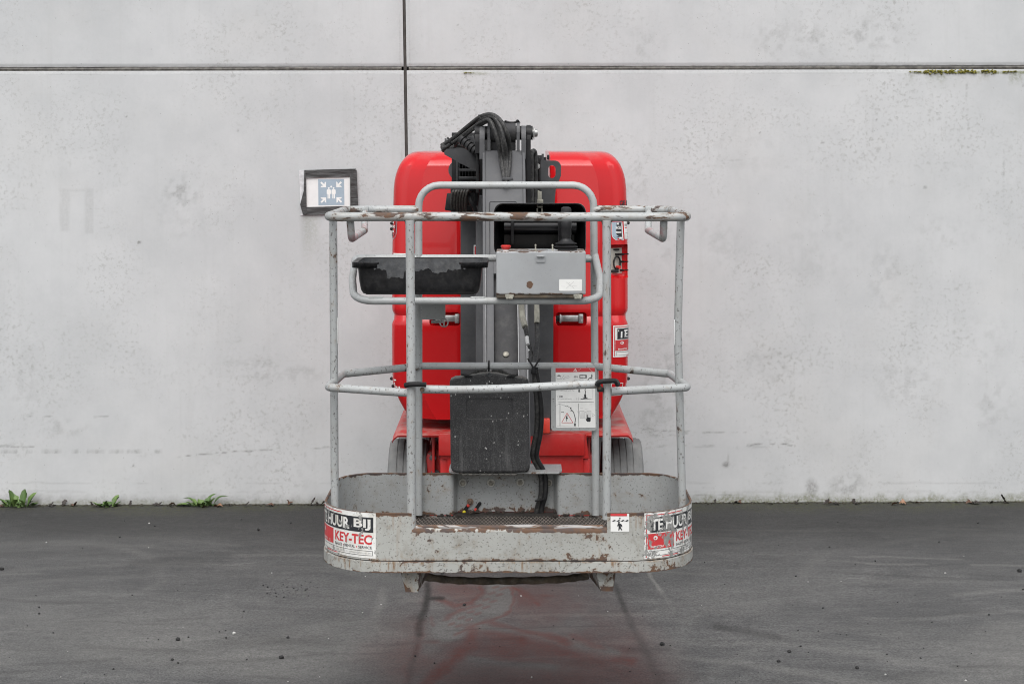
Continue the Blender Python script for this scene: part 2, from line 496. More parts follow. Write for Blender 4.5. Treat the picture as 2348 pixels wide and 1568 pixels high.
class Print:
    """flat sheets of colour in sheet millimetres, laid by fn(u, v, height) on a real surface"""
    def __init__(self, fn): self.fn = fn; self.mb = MB(); self.h = 0
    def lay(self): self.h += 1
    def rect(self, c, x0, y0, x1, y1, step=8.0):
        nx = max(2, int((x1 - x0) / step) + 2); ny = 2
        self.mb.mi = c
        self.mb.grid(lambda u, v: self.fn(u, v, self.h), lin(x0, x1, nx), lin(y0, y1, ny))
    def poly(self, c, pts):
        self.mb.mi = c
        t = geometry.tessellate_polygon([[Vector((p[0], p[1], 0)) for p in pts]])
        self.mb.add([self.fn(p[0], p[1], self.h) for p in pts], [tuple(x) for x in t])
    def disc(self, c, x, y, r, n=16):
        self.poly(c, [(x + r * math.cos(2 * math.pi * k / n), y + r * math.sin(2 * math.pi * k / n)) for k in range(n)])
    def line(self, c, pts, w):
        for (x0, y0), (x1, y1) in zip(pts[:-1], pts[1:]):
            L = math.hypot(x1 - x0, y1 - y0) or 1
            nx, ny = -(y1 - y0) / L * w / 2, (x1 - x0) / L * w / 2
            self.poly(c, [(x0 + nx, y0 + ny), (x1 + nx, y1 + ny), (x1 - nx, y1 - ny), (x0 - nx, y0 - ny)])
    def frame(self, c, x0, y0, x1, y1, w):
        self.rect(c, x0, y0, x1, y0 + w); self.rect(c, x0, y1 - w, x1, y1)
        self.rect(c, x0, y0 + w, x0 + w, y1 - w); self.rect(c, x1 - w, y0 + w, x1, y1 - w)
    def text(self, c, s, x0, y0, x1, y1, bold=0.02):
        v, f = text2d(s, bold)
        if not v: return
        ax = min(p[0] for p in v); bx = max(p[0] for p in v); ay = min(p[1] for p in v); by = max(p[1] for p in v)
        self.mb.mi = c
        self.mb.add([self.fn(x0 + (p[0] - ax) / (bx - ax) * (x1 - x0), y0 + (p[1] - ay) / (by - ay) * (y1 - y0), self.h) for p in v], f)
    def build(self, name, key, parent):
        return self.mb.build(name, INK[key], parent, smooth=0, fix=False)

# ------------------------------------------------------------------ ground
SLOPE = 0.0036
def ground_mat():
    g = G('weathered asphalt')
    big = g.noise(0.8, 5, 0.6)
    st = g.noise(1.0, 6, 0.68, g.map((1.5, 3.6, 1)), 1.4)
    sa = g.noise(1.0, 6, 0.75, g.map((4.5, 17, 1), rot=(0, 0, 0.30)), 1.2)
    sb = g.noise(1.0, 6, 0.75, g.map((5.0, 19, 1), rot=(0, 0, -0.26)), 1.2)
    w_ = g.ss(g.noise(0.9, 3, 0.5, g.map((1, 1.6, 1), (3, 9, 0))), 0.44, 0.56)
    st2 = g.mth('ADD', g.mth('MULTIPLY', sa, w_), g.mth('MULTIPLY', sb, g.mth('SUBTRACT', 1.0, w_)))
    med = g.noise(34, 5, 0.75)
    fn = g.noise(120, 4, 0.75)
    agg = g.voro(120)
    v = g.mth('ADD', g.mth('MULTIPLY', big, 0.30), g.mth('ADD', g.mth('MULTIPLY', st, 0.45), g.mth('MULTIPLY', st2, 0.25)))
    c = g.mix(g.ss(v, 0.34, 0.66), (0.066, 0.067, 0.068), (0.132, 0.132, 0.130))
    worn = g.mth('MULTIPLY', g.ss(st2, 0.52, 0.72), g.ss(med, 0.38, 0.62))
    c = g.mix(g.mth('MULTIPLY', worn, 0.45), c, (0.185, 0.181, 0.172))
    c = g.mix(g.ss(g.noise(1.0, 5, 0.7, g.map((7, 24, 1), (7, 3, 0), (0, 0, .12)), 1.0), 0.58, 0.75, 0, 0.35), c, (0.036, 0.036, 0.036))
    c = g.mix(g.ss(agg, 0.34, 0.08, 0, 0.55), c, (0.200, 0.196, 0.186))
    c = g.mix(g.ss(fn, 0.36, 0.60, 0.70, 0.0), c, (0.026, 0.026, 0.026))
    c = g.mix(g.ss(med, 0.30, 0.48, 0.35, 0.0), c, (0.042, 0.042, 0.042))
    patchy = g.mth('MULTIPLY', g.ss(med, 0.28, 0.62, 0.50, 1.0), g.ss(fn, 0.30, 0.62, 0.60, 1.0))
    c = g.mix(g.mth('MULTIPLY', g.at('light'), patchy), c, (0.235, 0.23, 0.215))
    c = g.mix(g.mth('MULTIPLY', g.at('red'), patchy), c, (0.112, 0.034, 0.027))
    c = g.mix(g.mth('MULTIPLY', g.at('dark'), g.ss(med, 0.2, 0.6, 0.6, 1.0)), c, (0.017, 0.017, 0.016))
    c = g.mix(g.mth('MULTIPLY', g.at('green'), g.ss(g.noise(50, 5, 0.7), 0.35, 0.7)), c, (0.052, 0.056, 0.024))
    g.bump(g.mth('ADD', g.mth('MULTIPLY', fn, 0.6), g.mth('MULTIPLY', agg, -0.5)), 0.8, 0.004)
    return g.bsdf(c, 0.80, 0, 0.3)
M['asphalt'] = ground_mat()

def build_ground():
    xs = np.concatenate([[-60, -20, -8, -4.5], np.linspace(-3.2, 3.2, 900), [4.5, 8, 20, 60]])
    ys = np.concatenate([[-60, -20, -5, 0, 3, 5, 6.0], np.linspace(6.5, 10.62, 420), [11.2, 14, 30, 80]])
    X, Y = np.meshgrid(xs, ys)
    inz = (np.abs(X) < 3.3) & (Y > 6.4) & (Y < 10.63)
    Z = SLOPE * np.clip(X, -6, 6) + np.where(inz, (fbm(X * 3, Y * 3, 4, 3) - 0.5) * 0.006, 0)
    me = bpy.data.meshes.new('ground')
    nx, ny = len(xs), len(ys)
    me.vertices.add(nx * ny)
    me.vertices.foreach_set('co', np.stack([X, Y, Z], -1).astype(np.float32).ravel())
    i = np.arange(nx - 1)[None, :] + nx * np.arange(ny - 1)[:, None]
    q = np.stack([i, i + 1, i + 1 + nx, i + nx], -1).reshape(-1, 4)
    me.loops.add(q.size); me.loops.foreach_set('vertex_index', q.ravel().astype(np.int32))
    me.polygons.add(len(q)); me.polygons.foreach_set('loop_start', (np.arange(len(q)) * 4).astype(np.int32))
    me.polygons.foreach_set('use_smooth', [True] * len(q))
    me.update(calc_edges=True)
    # stains, laid down stroke by stroke
    wx = X + (fbm(X * 5, Y * 4, 4, 11) - 0.5) * 0.10
    wy = Y + (fbm(X * 4 + 31, Y * 4, 3, 12) - 0.5) * 0.16
    def gp(zx, zy):
        px, py = 786.3 + zx * 0.33488, 1250.9 + zy * 0.33488
        d = EYE * FPX / (py - 330.0)
        return (XW(px, d), d)
    def stroke(pts, w, soft=0.6, x=wx, y=wy, sy=0.32):
        p = [gp(*q) for q in pts]
        p = [(a, b * sy) for a, b in p]
        d = dist_poly(x, y * sy, p)
        return 1 - sst(d, w * (1 - soft), w)
    red = np.zeros_like(X); dark = np.zeros_like(X); light = np.zeros_like(X)
    # broad red dusting
    t = stroke([(650, 310), (1000, 330), (1450, 380)], 0.18, 1.0) * 0.40
    t = np.maximum(t, stroke([(1250, 330), (1600, 520), (1750, 640)], 0.32, 1.0) * 0.36)
    t = np.maximum(t, stroke([(900, 700), (1300, 700), (1800, 760)], 0.20, 1.0) * 0.52)
    t = np.maximum(t, stroke([(560, 700), (800, 880), (1500, 960), (1900, 960)], 0.36, 1.0) * 0.40)
    t = t * np.clip(2.9 * fbm(X * 5, Y * 2.4, 5, 5) - .50, 0, 1.5)
    grey = stroke([(1090, 290), (1090, 350), (1000, 440), (700, 580)], 0.085, 0.5)
    grey = np.maximum(grey, stroke([(880, 555), (1300, 610), (1600, 680), (1850, 740)], 0.045, 0.8) * 0.9)
    grey = np.maximum(grey, stroke([(820, 775), (1200, 800), (1500, 835)], 0.035, 0.9) * 0.8)
    grey = np.maximum(grey, stroke([(640, 400), (650, 520), (600, 680)], 0.09, 0.8) * 0.7)
    red = np.maximum(red, t * (1 - 0.95 * grey))
    light = np.maximum(light, grey * .30 * (.4 + 1.2 * fbm(X * 8, Y * 4, 4, 9)))
    light = np.maximum(light, sst(fbm(X * .9 + 3, Y * .8, 4, 33), .50, .68) * (1 - sst(Y, 7.4, 9.0)) * .34)
    for pts, w, a, so in (
        ([(890, 575), (870, 670), (770, 770), (600, 940)], 0.050, 0.80, 0.9),
        ([(1000, 505), (1200, 590), (1500, 665)], 0.028, 0.55, 0.9),
        ([(900, 600), (1200, 660), (1500, 725), (2000, 810)], 0.040, 0.55, 1.0),
        ([(830, 735), (1150, 765), (1700, 830)], 0.022, 0.42, 1.0),
        ([(1190, 290), (1230, 320), (1340, 385)], 0.025, 0.62, 0.9),
        ([(1240, 290), (1290, 340), (1420, 340)], 0.018, 0.45, 0.9),
        ([(640, 365), (780, 425), (880, 395), (960, 320)], 0.024, 0.55, 0.9),
        ([(940, 280), (965, 330)], 0.020, 0.5, 0.9), ([(1150, 280), (1185, 350), (1130, 430)], 0.010, 0.55, 0.9),
        ([(1130, 430), (1000, 500), (760, 600)], 0.012, 0.6, 0.9), ([(700, 490), (900, 420)], 0.012, 0.4, 0.9),
        ([(545, 520), (520, 610), (490, 740), (450, 900)], 0.035, 0.48, 0.9),
        ([(560, 655), (650, 660)], 0.018, 0.45, 1.0), ([(600, 480), (630, 530)], 0.012, 0.4, 1.0),
        ([(1560, 640), (1760, 690)], 0.030, 0.5, 1.0), ([(600, 930), (700, 900)], 0.02, 0.5, 1.0)):
        red = np.maximum(red, stroke(pts, w * 1.25, 1.0) * min(1, a * 1.15) * (.55 + 1.2 * fbm(X * 9, Y * 3, 4, 6)))
    # lugs of a tyre printed across the pale track
    for k in range(7):
        u = k / 6.0
        for off in (-34, 22):
            cx = 1075 - 300 * u ** 1.4 + off * 0.9; cy = 290 + 250 * u + off * 0.2
            red = np.maximum(red, stroke([(cx - 16, cy + 4), (cx + 16, cy - 6)], 0.010, 0.5, X, Y) * 0.5)
    for pts, w, a in (([(578, 262), (566, 380), (540, 480), (515, 600)], 0.028, 0.85), ([(590, 355), (675, 357)], 0.022, 0.9),
                      ([(535, 470), (480, 490)], 0.03, 0.3), ([(515, 600), (490, 740), (455, 940)], 0.022, 0.30),
                      ([(1860, 260), (1895, 345), (1945, 470)], 0.022, 0.62), ([(1945, 470), (2010, 620), (2090, 760), (2180, 950)], 0.030, 0.33),
                      ([(700, 575), (1250, 560), (1900, 545)], 0.006, 0.3), ([(300, 520), (420, 530)], 0.05, 0.22),
                      ([(2560, 560), (2780, 600), (2990, 640)], 0.030, 0.42), ([(2990, 640), (3300, 690)], 0.025, 0.15)):
        dark = np.maximum(dark, stroke(pts, w, 0.9, X + .28 * (wx - X), Y + .28 * (wy - Y)) * a * (.6 + .8 * fbm(X * 12, Y * 5, 4, 7)))
    for pts, w, a in (([(262, 300), (262, 400), (215, 470)], 0.035, 0.30), ([(2100, 195), (2150, 270), (2190, 325)], 0.014, 0.55),
                      ([(2190, 330), (2270, 450)], 0.02, 0.22), ([(220, 470), (300, 560)], 0.05, 0.18), ([(130, 700), (60, 900)], 0.02, 0.18),
                      ([(2050, 560), (2120, 800)], 0.05, 0.14)):
        light = np.maximum(light, stroke(pts, w, 0.9, X + .28 * (wx - X), Y + .28 * (wy - Y)) * a)
    # wipes drawn along the yard
    for k in range(150):
        cx = random.uniform(-2.9, 2.9); cy = random.uniform(6.7, 9.9); L = random.uniform(0.06, 0.35); sl_ = random.uniform(-.30, .30); bw = random.uniform(-.12, .12)
        p = [(cx + L * q, cy + L * q * sl_ + bw * L * (q * q - .5)) for q in (-1, -.5, 0, .5, 1)]
        d = dist_poly(wx, Y + (wy - Y) * .4, p)
        s = (1 - sst(d, 0.0, random.uniform(0.02, 0.06))) * random.uniform(0.08, 0.30)
        if random.random() < 0.62: light = np.maximum(light, s)
        else: dark = np.maximum(dark, s)
    # long arcs left by turning wheels
    for (cx, cy, r, a) in ((0.35, 6.2, 1.25, .20), (0.55, 6.1, 1.55, .16), (-.9, 6.4, 1.0, .15), (1.9, 7.4, 1.3, .14), (-1.6, 7.2, 1.9, .13), (-1.55, 7.15, 1.7, .10), (2.2, 6.5, 1.6, .12), (2.4, 8.6, 1.1, .10), (-2.4, 8.8, .8, .12)):
        d = np.abs(np.hypot(wx - cx, wy - cy) - r)
        light = np.maximum(light, (1 - sst(d, 0.0, 0.07)) * a * 1.9 * fbm(X * 3, Y * 3, 4, 8))
    # asphalt darkens unevenly towards the foot of the wall
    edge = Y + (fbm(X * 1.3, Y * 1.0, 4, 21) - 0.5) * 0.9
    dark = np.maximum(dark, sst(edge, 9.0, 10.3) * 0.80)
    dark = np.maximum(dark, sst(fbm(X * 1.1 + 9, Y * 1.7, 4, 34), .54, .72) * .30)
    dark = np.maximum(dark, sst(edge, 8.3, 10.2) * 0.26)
    green = sst(Y + (fbm(X * 5, Y * 3, 3, 22) - .5) * .35, 10.28, 10.58) * 0.8
    red = np.clip(red, 0, 1)
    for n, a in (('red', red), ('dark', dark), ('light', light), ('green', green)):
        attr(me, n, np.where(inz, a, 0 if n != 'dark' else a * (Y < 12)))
    me.materials.append(M['asphalt'])
    o = bpy.data.objects.new('ground', me)
    COL.objects.link(o)
    tag(o, 'grey asphalt yard with reddish smears and dark wheel marks below the basket', None, None, 'structure')
build_ground()
def gz(x): return SLOPE * x

# ------------------------------------------------------------------ concrete wall
DW = 10.6
def wall_mat():
    g = G('cast concrete')
    a = g.noise(1.3, 5, 0.55); b = g.noise(6.0, 6, 0.62); c_ = g.noise(45, 5, 0.65)
    v = g.mth('ADD', g.mth('MULTIPLY', a, 0.5), g.mth('ADD', g.mth('MULTIPLY', b, 0.35), g.mth('MULTIPLY', c_, 0.15)))
    c = g.mix(g.ss(v, 0.30, 0.70), (0.452, 0.463, 0.467), (0.540, 0.548, 0.550))
    c = g.mix(g.ss(g.noise(2.1, 3, 0.5), 0.5, 0.8, 0, 0.22), c, (0.50, 0.492, 0.470))
    pits = g.mth('MULTIPLY', g.ss(g.voro(34), 0.11, 0.06), g.ss(g.noise(31, 2, 0.5), 0.52, 0.60))
    c = g.mix(g.mth('MULTIPLY', pits, 0.55), c, (0.17, 0.17, 0.16))
    mott = g.mth('MULTIPLY', g.ss(g.noise(48, 5, 0.75), 0.50, 0.66), g.ss(g.noise(1.7, 5, 0.65), 0.40, 0.68))
    c = g.mix(g.mth('MULTIPLY', mott, 0.62), c, (0.29, 0.29, 0.275))
    fine = g.ss(g.noise(75, 5, 0.75), 0.30, 0.66, 0.35, 1.0)
    run = g.mth('MULTIPLY', g.ss(g.noise(1.0, 5, 0.65, g.map((26, 1, 1.1))), 0.50, 0.75), 0.09)
    c = g.mix(run, c, (0.33, 0.33, 0.315))
    c = g.mix(g.mth('MULTIPLY', g.at('dirt'), fine), c, (0.15, 0.148, 0.138))
    c = g.mix(g.mth('MULTIPLY', g.at('mossy'), g.ss(g.noise(60, 5, 0.7), 0.33, 0.62)), c, (0.115, 0.125, 0.030))
    g.bump(g.mth('ADD', g.mth('MULTIPLY', c_, 0.4), g.mth('SUBTRACT', b, pits)), 0.25, 0.003)
    return g.bsdf(c, 0.72, 0, 0.3)
M['concrete'] = wall_mat()
M['seal'] = plain('dark grey joint sealant', (0.120, 0.114, 0.102), 0.7, var=0.45, sc=40, bump=0.4, bsc=60)
M['sealv'] = plain('brown joint sealant', (0.062, 0.055, 0.050), 0.6, var=0.2, sc=30)

def jx(z): return XW(931.5, DW) - (z - 1.97) * 0.0155          # the upright joint leans a little
def jz(x): return ZW(157, DW) + 0.0019 * x                      # the level joint
wall = empty('concrete_wall', (0, DW, 0), 'pale precast concrete wall of four big panels behind the red boom lift', 'wall')

def wall_panel(xa, xb, za, zb, hx, hz):
    """a panel from (u, v) in 0..1; hx, hz: dense steps; edges get a real chamfer"""
    us = np.unique(np.concatenate([np.linspace(0, 1, 12), np.linspace(hx[0], hx[1], hx[2])]))
    vs = np.unique(np.concatenate([np.linspace(0, 1, 6), np.linspace(hz[0], hz[1], hz[2])]))
    U, V = np.meshgrid(us, vs)
    X0 = np.vectorize(xa)(V); X1 = np.vectorize(xb)(V)
    Wd = 4.6
    chx = np.array([0, 0.016, 0.019])
    X = np.clip(U, 0, 1)
    XX = X0 + (X1 - X0) * X
    Z0 = np.vectorize(za)(XX); Z1 = np.vectorize(zb)(XX)
    ZZ = Z0 + (Z1 - Z0) * V
    return XX, ZZ, us, vs

def marks(X, Z):
    """every stain of the wall, in photograph positions laid on the wall plane"""
    P = 1174 + X * FPX / DW; Q = 330 + (EYE - Z) * FPX / DW
    wp = P + (fbm(X * 9, Z * 9, 3, 41) - .5) * 16; wq = Q + (fbm(X * 9 + 7, Z * 9, 3, 42) - .5) * 16
    dirt = np.zeros_like(X); moss = np.zeros_like(X)
    n1 = fbm(X * 30, Z * 26, 5, 43); n2 = fbm(X * 5, Z * 5, 4, 44)
    def blob(cx, cy, rx, ry, a, lo=.42, hi=.70):
        r = np.hypot((wp - cx) / rx, (wq - cy) / ry)
        return (1 - sst(r, 0.2, 1.0)) * a * sst(n1, lo, hi)
    for b in ((415, 445, 60, 60, .42), (430, 520, 60, 45, .20), (400, 480, 90, 90, .12), (2010, 80, 120, 50, .34), (1860, 95, 60, 60, .26), (1780, 95, 90, 70, .20), (1480, 110, 70, 60, .16),
              (1460, 400, 50, 90, .26), (1520, 880, 70, 130, .34), (1560, 780, 60, 60, .18), (1490, 960, 40, 60, .24), (1760, 850, 90, 80, .16), (2080, 880, 110, 90, .20),
              (2280, 930, 70, 90, .20), (2030, 640, 60, 120, .18), (2160, 540, 100, 60, .18), (1520, 560, 60, 60, .24), (130, 980, 110, 28, .28), (640, 850, 160, 40, .24),
              (60, 880, 60, 120, .14), (1880, 560, 160, 140, .10), (700, 1080, 80, 60, .12), (1650, 560, 80, 100, .16), (2250, 780, 100, 90, .14), (560, 840, 90, 30, .16), (1700, 350, 160, 90, .10)):
        dirt = np.maximum(dirt, blob(*b) * 1.15)
    # ghost of a torn-off notice
    def rect(x0, y0, x1, y1, a, s=2.5, x=None, y=None):
        x = P if x is None else x; y = Q if y is None else y
        return sst(x, x0 - s, x0 + s) * (1 - sst(x, x1 - s, x1 + s)) * sst(y, y0 - s, y0 + s) * (1 - sst(y, y1 - s, y1 + s)) * a
    dirt = np.maximum(dirt, rect(195, 432, 214, 536, .17) * (.75 + .5 * n1))
    dirt = np.maximum(dirt, rect(137, 436, 158, 530, .18, 4, wp, wq) * (.5 + 1.0 * n1))
    dirt = np.maximum(dirt, rect(140, 434, 200, 440, .13, 2))
    # scrapes left by bumpers and bars
    def sc(pts, w, a):
        d = dist_poly(P, Q + (fbm(P * .05, P * 0 + 3, 3, 46) - .5) * 3, pts)
        return (1 - sst(d, w * .3, w)) * a * sst(fbm(P * .06, Q * .4, 3, 45), .38, .60)
    for pts, w, a in (([(0, 1023), (78, 1023)], 3, .65), ([(66, 953), (100, 954)], 2.5, .65), ([(105, 954), (132, 955)], 2.5, .5), ([(215, 955), (247, 954)], 2.5, .6),
                      ([(408, 1047), (470, 1040), (520, 1037)], 2.6, .75), ([(530, 1036), (635, 1030)], 2.6, .75), ([(700, 1028), (770, 1024)], 3.2, .6),
                      ([(1475, 985), (1560, 990), (1710, 992)], 3.2, .62), ([(1490, 996), (1640, 996)], 2.5, .5), ([(1500, 1022), (1650, 1022)], 3, .5),
                      ([(1690, 1026), (1760, 1026)], 2.5, .4), ([(1715, 1020), (1790, 1017), (1815, 1020)], 3, .8), ([(1480, 1000), (1520, 1004)], 4, .5),
                      ([(1610, 1116), (1640, 1118)], 2, .5), ([(1590, 1133), (1680, 1134)], 2, .5), ([(1640, 368), (1720, 366)], 2, .35), ([(1790, 369), (1830, 369)], 2, .3),
                      ([(2302, 360), (2303, 470)], 1.8, .45), ([(2210, 168), (2216, 190), (2214, 260), (2222, 292)], 2, .4), ([(890, 535), (1000, 600)], 1.5, .3),
                      ([(480, 1215), (520, 1240)], 2, .3), ([(1500, 200), (1500, 300)], 1.2, .12), ([(2000, 165), (2004, 420)], 1.5, .14)):
        dirt = np.maximum(dirt, sc(pts, w, a))
    for x0, x1 in ((0, 40), (60, 76), (95, 140), (165, 180), (200, 240), (250, 285), (290, 325), (355, 372)):
        d = np.abs(Q - 1035) ; band = (1 - sst(d, 2.0, 6.5)) * sst(P, x0 - 1, x0 + 2) * (1 - sst(P, x1 - 2, x1 + 1))
        dirt = np.maximum(dirt, band * (.22 + .25 * (np.sin(P * 1.35) > 0.1)))
    dirt = np.maximum(dirt, (1 - sst(np.hypot((wp - 1665) / 9, (wq - 1062) / 11), .4, 1)) * .8)
    dirt = np.maximum(dirt, (1 - sst(np.abs(P - 1669), 0.5, 3)) * sst(Q, 1035, 1050) * (1 - sst(Q, 1055, 1062)) * .5)
    for (cx, cy, r, a) in ((319, 556, 4, .9), (306, 1067, 3, .8), (228, 398, 3, .7), (291, 268, 2.5, .8), (1886, 328, 3, .85), (1742, 305, 3, .8), (2121, 430, 3.5, .85), (2010, 275, 3, .6), (1050, 58, 3, .6), (545, 300, 3, .5), (2346, 196, 4, .5), (2080, 195, 3, .6)):
        dirt = np.maximum(dirt, (1 - sst(np.hypot(P - cx, Q - cy), r * .5, r * 1.2)) * a)
    # shutter lines near the foot
    for q in (1108, 1127, 1140):
        dirt = np.maximum(dirt, (1 - sst(np.abs(Q - q + (n2 - .5) * 8), 0.5, 3)) * .24 * sst(n2, .42, .6))
    # foot of the wall: splashes, algae
    foot = sst(Q, 1118, 1150)
    dirt = np.maximum(dirt, sst(Q + (n1 - .5) * 26, 1128, 1152) * .42)
    dirt = np.maximum(dirt, foot * rect(1845, 1080, 1975, 1170, .75, 25, wp, wq) * sst(n1, .40, .62))
    dirt = np.maximum(dirt, blob(1860, 1118, 22, 30, .7, .3, .5)); dirt = np.maximum(dirt, blob(1945, 1115, 60, 40, .5, .35, .6))
    moss = np.maximum(moss, sst(Q + (n1 - .5) * 30, 1126, 1150) * sst(P, 1560, 1640) * .62)
    moss = np.maximum(moss, sst(Q + (n1 - .5) * 16, 1142, 1154) * .42)
    moss = np.maximum(moss, (1 - sst(Q, 166, 205)) * sst(Q, 160, 166) * sst(P, 2060, 2120) * sst(fbm(P * .05, Q * .012, 3, 48), .42, .7) * .55)
    moss = np.maximum(moss, (1 - sst(np.abs(Q - 167), 2, 5)) * sst(P, 2070, 2110) * .8)
    moss = np.maximum(moss, (1 - sst(np.abs(Q - 169), 2, 6)) * sst(P, 1050, 1070) * (1 - sst(P, 1100, 1130)) * .4)
    moss = np.maximum(moss, sst(Q, 488, 494) * (1 - sst(Q, 495, 640)) * sst(P, 690, 700) * (1 - sst(P, 720, 740)) * .22)
    dirt = np.maximum(dirt, sst(P, 684, 694) * (1 - sst(P, 708, 720)) * sst(Q, 490, 500) * (1 - sst(Q, 500, 660)) * .16)
    # rain-grey lip along the joints
    dj = np.abs(X - (XW(931.5, DW) - (Z - 1.97) * 0.0155))
    dirt = np.maximum(dirt, (1 - sst(np.abs(dj - .026), .002, .008)) * .33 * sst(n2, .25, .6))
    dirt = np.maximum(dirt, (1 - sst(dj, .02, .12)) * .12)
    dh = Z - (ZW(157, DW) + 0.0019 * X)
    dirt = np.maximum(dirt, (1 - sst(np.abs(dh + .019), .006, .010)) * .26)
    dirt = np.maximum(dirt, sst(dh, .0, .004) * (1 - sst(dh, .01, .06)) * .10 * sst(n2, .35, .6))
    dirt = np.maximum(dirt, (1 - sst(np.abs(dh + .027), .002, .007)) * .28 * sst(n2, .3, .6))
    dirt = np.maximum(dirt, (1 - sst(np.abs(dh - .013), .002, .006)) * .5 * sst(n1, .3, .6))
    return np.clip(dirt, 0, 1), np.clip(moss, 0, 1)

def panel(xs, zs, left, right, bottom, top, name):
    """left/right/bottom/top: True where that edge borders a joint (chamfered back)"""
    U, V = np.meshgrid(xs, zs)
    me = bpy.data.meshes.new(name)
    nx, nz = len(xs), len(zs)
    X = U.copy(); Z = V.copy(); Y = np.full_like(U, 0.0)
    hv, hh = 0.0085, 0.0105
    ch = 0.017
    # edges follow the leaning joints
    if right: X = np.minimum(X, jx(0) * 0 + (XW(931.5, DW) - (Z - 1.97) * 0.0155) - hv)
    if left: X = np.maximum(X, (XW(931.5, DW) - (Z - 1.97) * 0.0155) + hv)
    if top: Z = np.minimum(Z, ZW(157, DW) + 0.0019 * X - hh)
    if bottom: Z = np.maximum(Z, ZW(157, DW) + 0.0019 * X + hh)
    Y = (fbm(X * 1.5, Z * 1.5, 3, 60) - .5) * 0.006
    def back(dist): return np.clip(1 - dist / ch, 0, 1) * 0.0045
    if right: Y = Y + back((XW(931.5, DW) - (Z - 1.97) * 0.0155) - hv - X)
    if left: Y = Y + back(X - (XW(931.5, DW) - (Z - 1.97) * 0.0155) - hv)
    if top: Y = Y + back(ZW(157, DW) + 0.0019 * X - hh - Z)
    if bottom: Y = Y + back(Z - (ZW(157, DW) + 0.0019 * X + hh))
    dirt, moss = marks(X, Z)
    front = np.stack([X, DW + Y, Z], -1).reshape(-1, 3)
    # rim returning into the wall
    ring = list(range(nx)) + [nx - 1 + nx * j for j in range(1, nz)] + [nx * (nz - 1) + i for i in range(nx - 2, -1, -1)] + [nx * j for j in range(nz - 2, 0, -1)]
    bk = front[ring].copy(); bk[:, 1] = DW + 0.18
    co = np.concatenate([front, bk])
    i = np.arange(nx - 1)[None, :] + nx * np.arange(nz - 1)[:, None]
    q = np.stack([i, i + 1, i + 1 + nx, i + nx], -1).reshape(-1, 4)
    n0 = nx * nz; k = len(ring)
    rf = np.array([(ring[(j + 1) % k], ring[j], n0 + j, n0 + (j + 1) % k) for j in range(k)])
    q = np.concatenate([q, rf])
    me.vertices.add(len(co)); me.vertices.foreach_set('co', co.astype(np.float32).ravel())
    me.loops.add(q.size); me.loops.foreach_set('vertex_index', q.ravel().astype(np.int32))
    me.polygons.add(len(q)); me.polygons.foreach_set('loop_start', (np.arange(len(q)) * 4).astype(np.int32))
    me.polygons.foreach_set('use_smooth', [True] * len(q))
    me.update(calc_edges=True)
    me.set_sharp_from_angle(angle=R(50))
    attr(me, 'dirt', np.concatenate([dirt.ravel(), dirt.ravel()[ring]])); attr(me, 'mossy', np.concatenate([moss.ravel(), moss.ravel()[ring]]))
    me.materials.append(M['concrete'])
    return setup(bpy.data.objects.new(name, me), wall)

X0 = XW(931.5, DW); Z0 = ZW(157, DW)
def ax(parts): return np.unique(np.round(np.concatenate(parts), 5))
xl = ax([[-9, -6, -4, -3.2], np.linspace(-2.95, X0 - .06, 250), np.linspace(X0 - .06, X0 + .03, 24)])
xr = ax([np.linspace(X0 - .06, X0 + .05, 24), np.linspace(X0 + .05, 2.95, 360), [3.2, 4, 6, 9]])
zl = ax([[-0.25], np.linspace(-0.05, Z0 - .05, 300), np.linspace(Z0 - .05, Z0 + .02, 20)])
zu = ax([np.linspace(Z0 - .03, Z0 + .05, 20), np.linspace(Z0 + .05, 2.85, 50), [3.2, 4.0, 4.6]])
panel(xl, zl, False, True, False, True, 'concrete_panel')
panel(xr, zl, True, False, False, True, 'concrete_panel')
panel(xl, zu, False, True, True, False, 'concrete_panel')
panel(xr, zu, True, False, True, False, 'concrete_panel')
b = MB()
for xa, xb in ((-9, jx(Z0) - .02), (jx(Z0) + .02, 9)):
    pts = [(x, DW + .017 + random.uniform(-.002, .002), jz(x) + random.uniform(-.0015, .0015)) for x in np.arange(xa, xb + .001, (xb - xa) / 60)]
    b.tube(pts, 0.0125, 8)
b.build('joint_sealant', M['seal'], wall)
b = MB(); b.tube([(jx(z), DW + .020, z) for z in lin(-.2, 4.6, 20)], 0.0115, 8); b.build('joint_sealant', M['sealv'], wall)
b = MB(); b.box((0, DW + .20, 2.1), (18, .03, 5.0)); b.build('wall_core', M['seal'], wall)

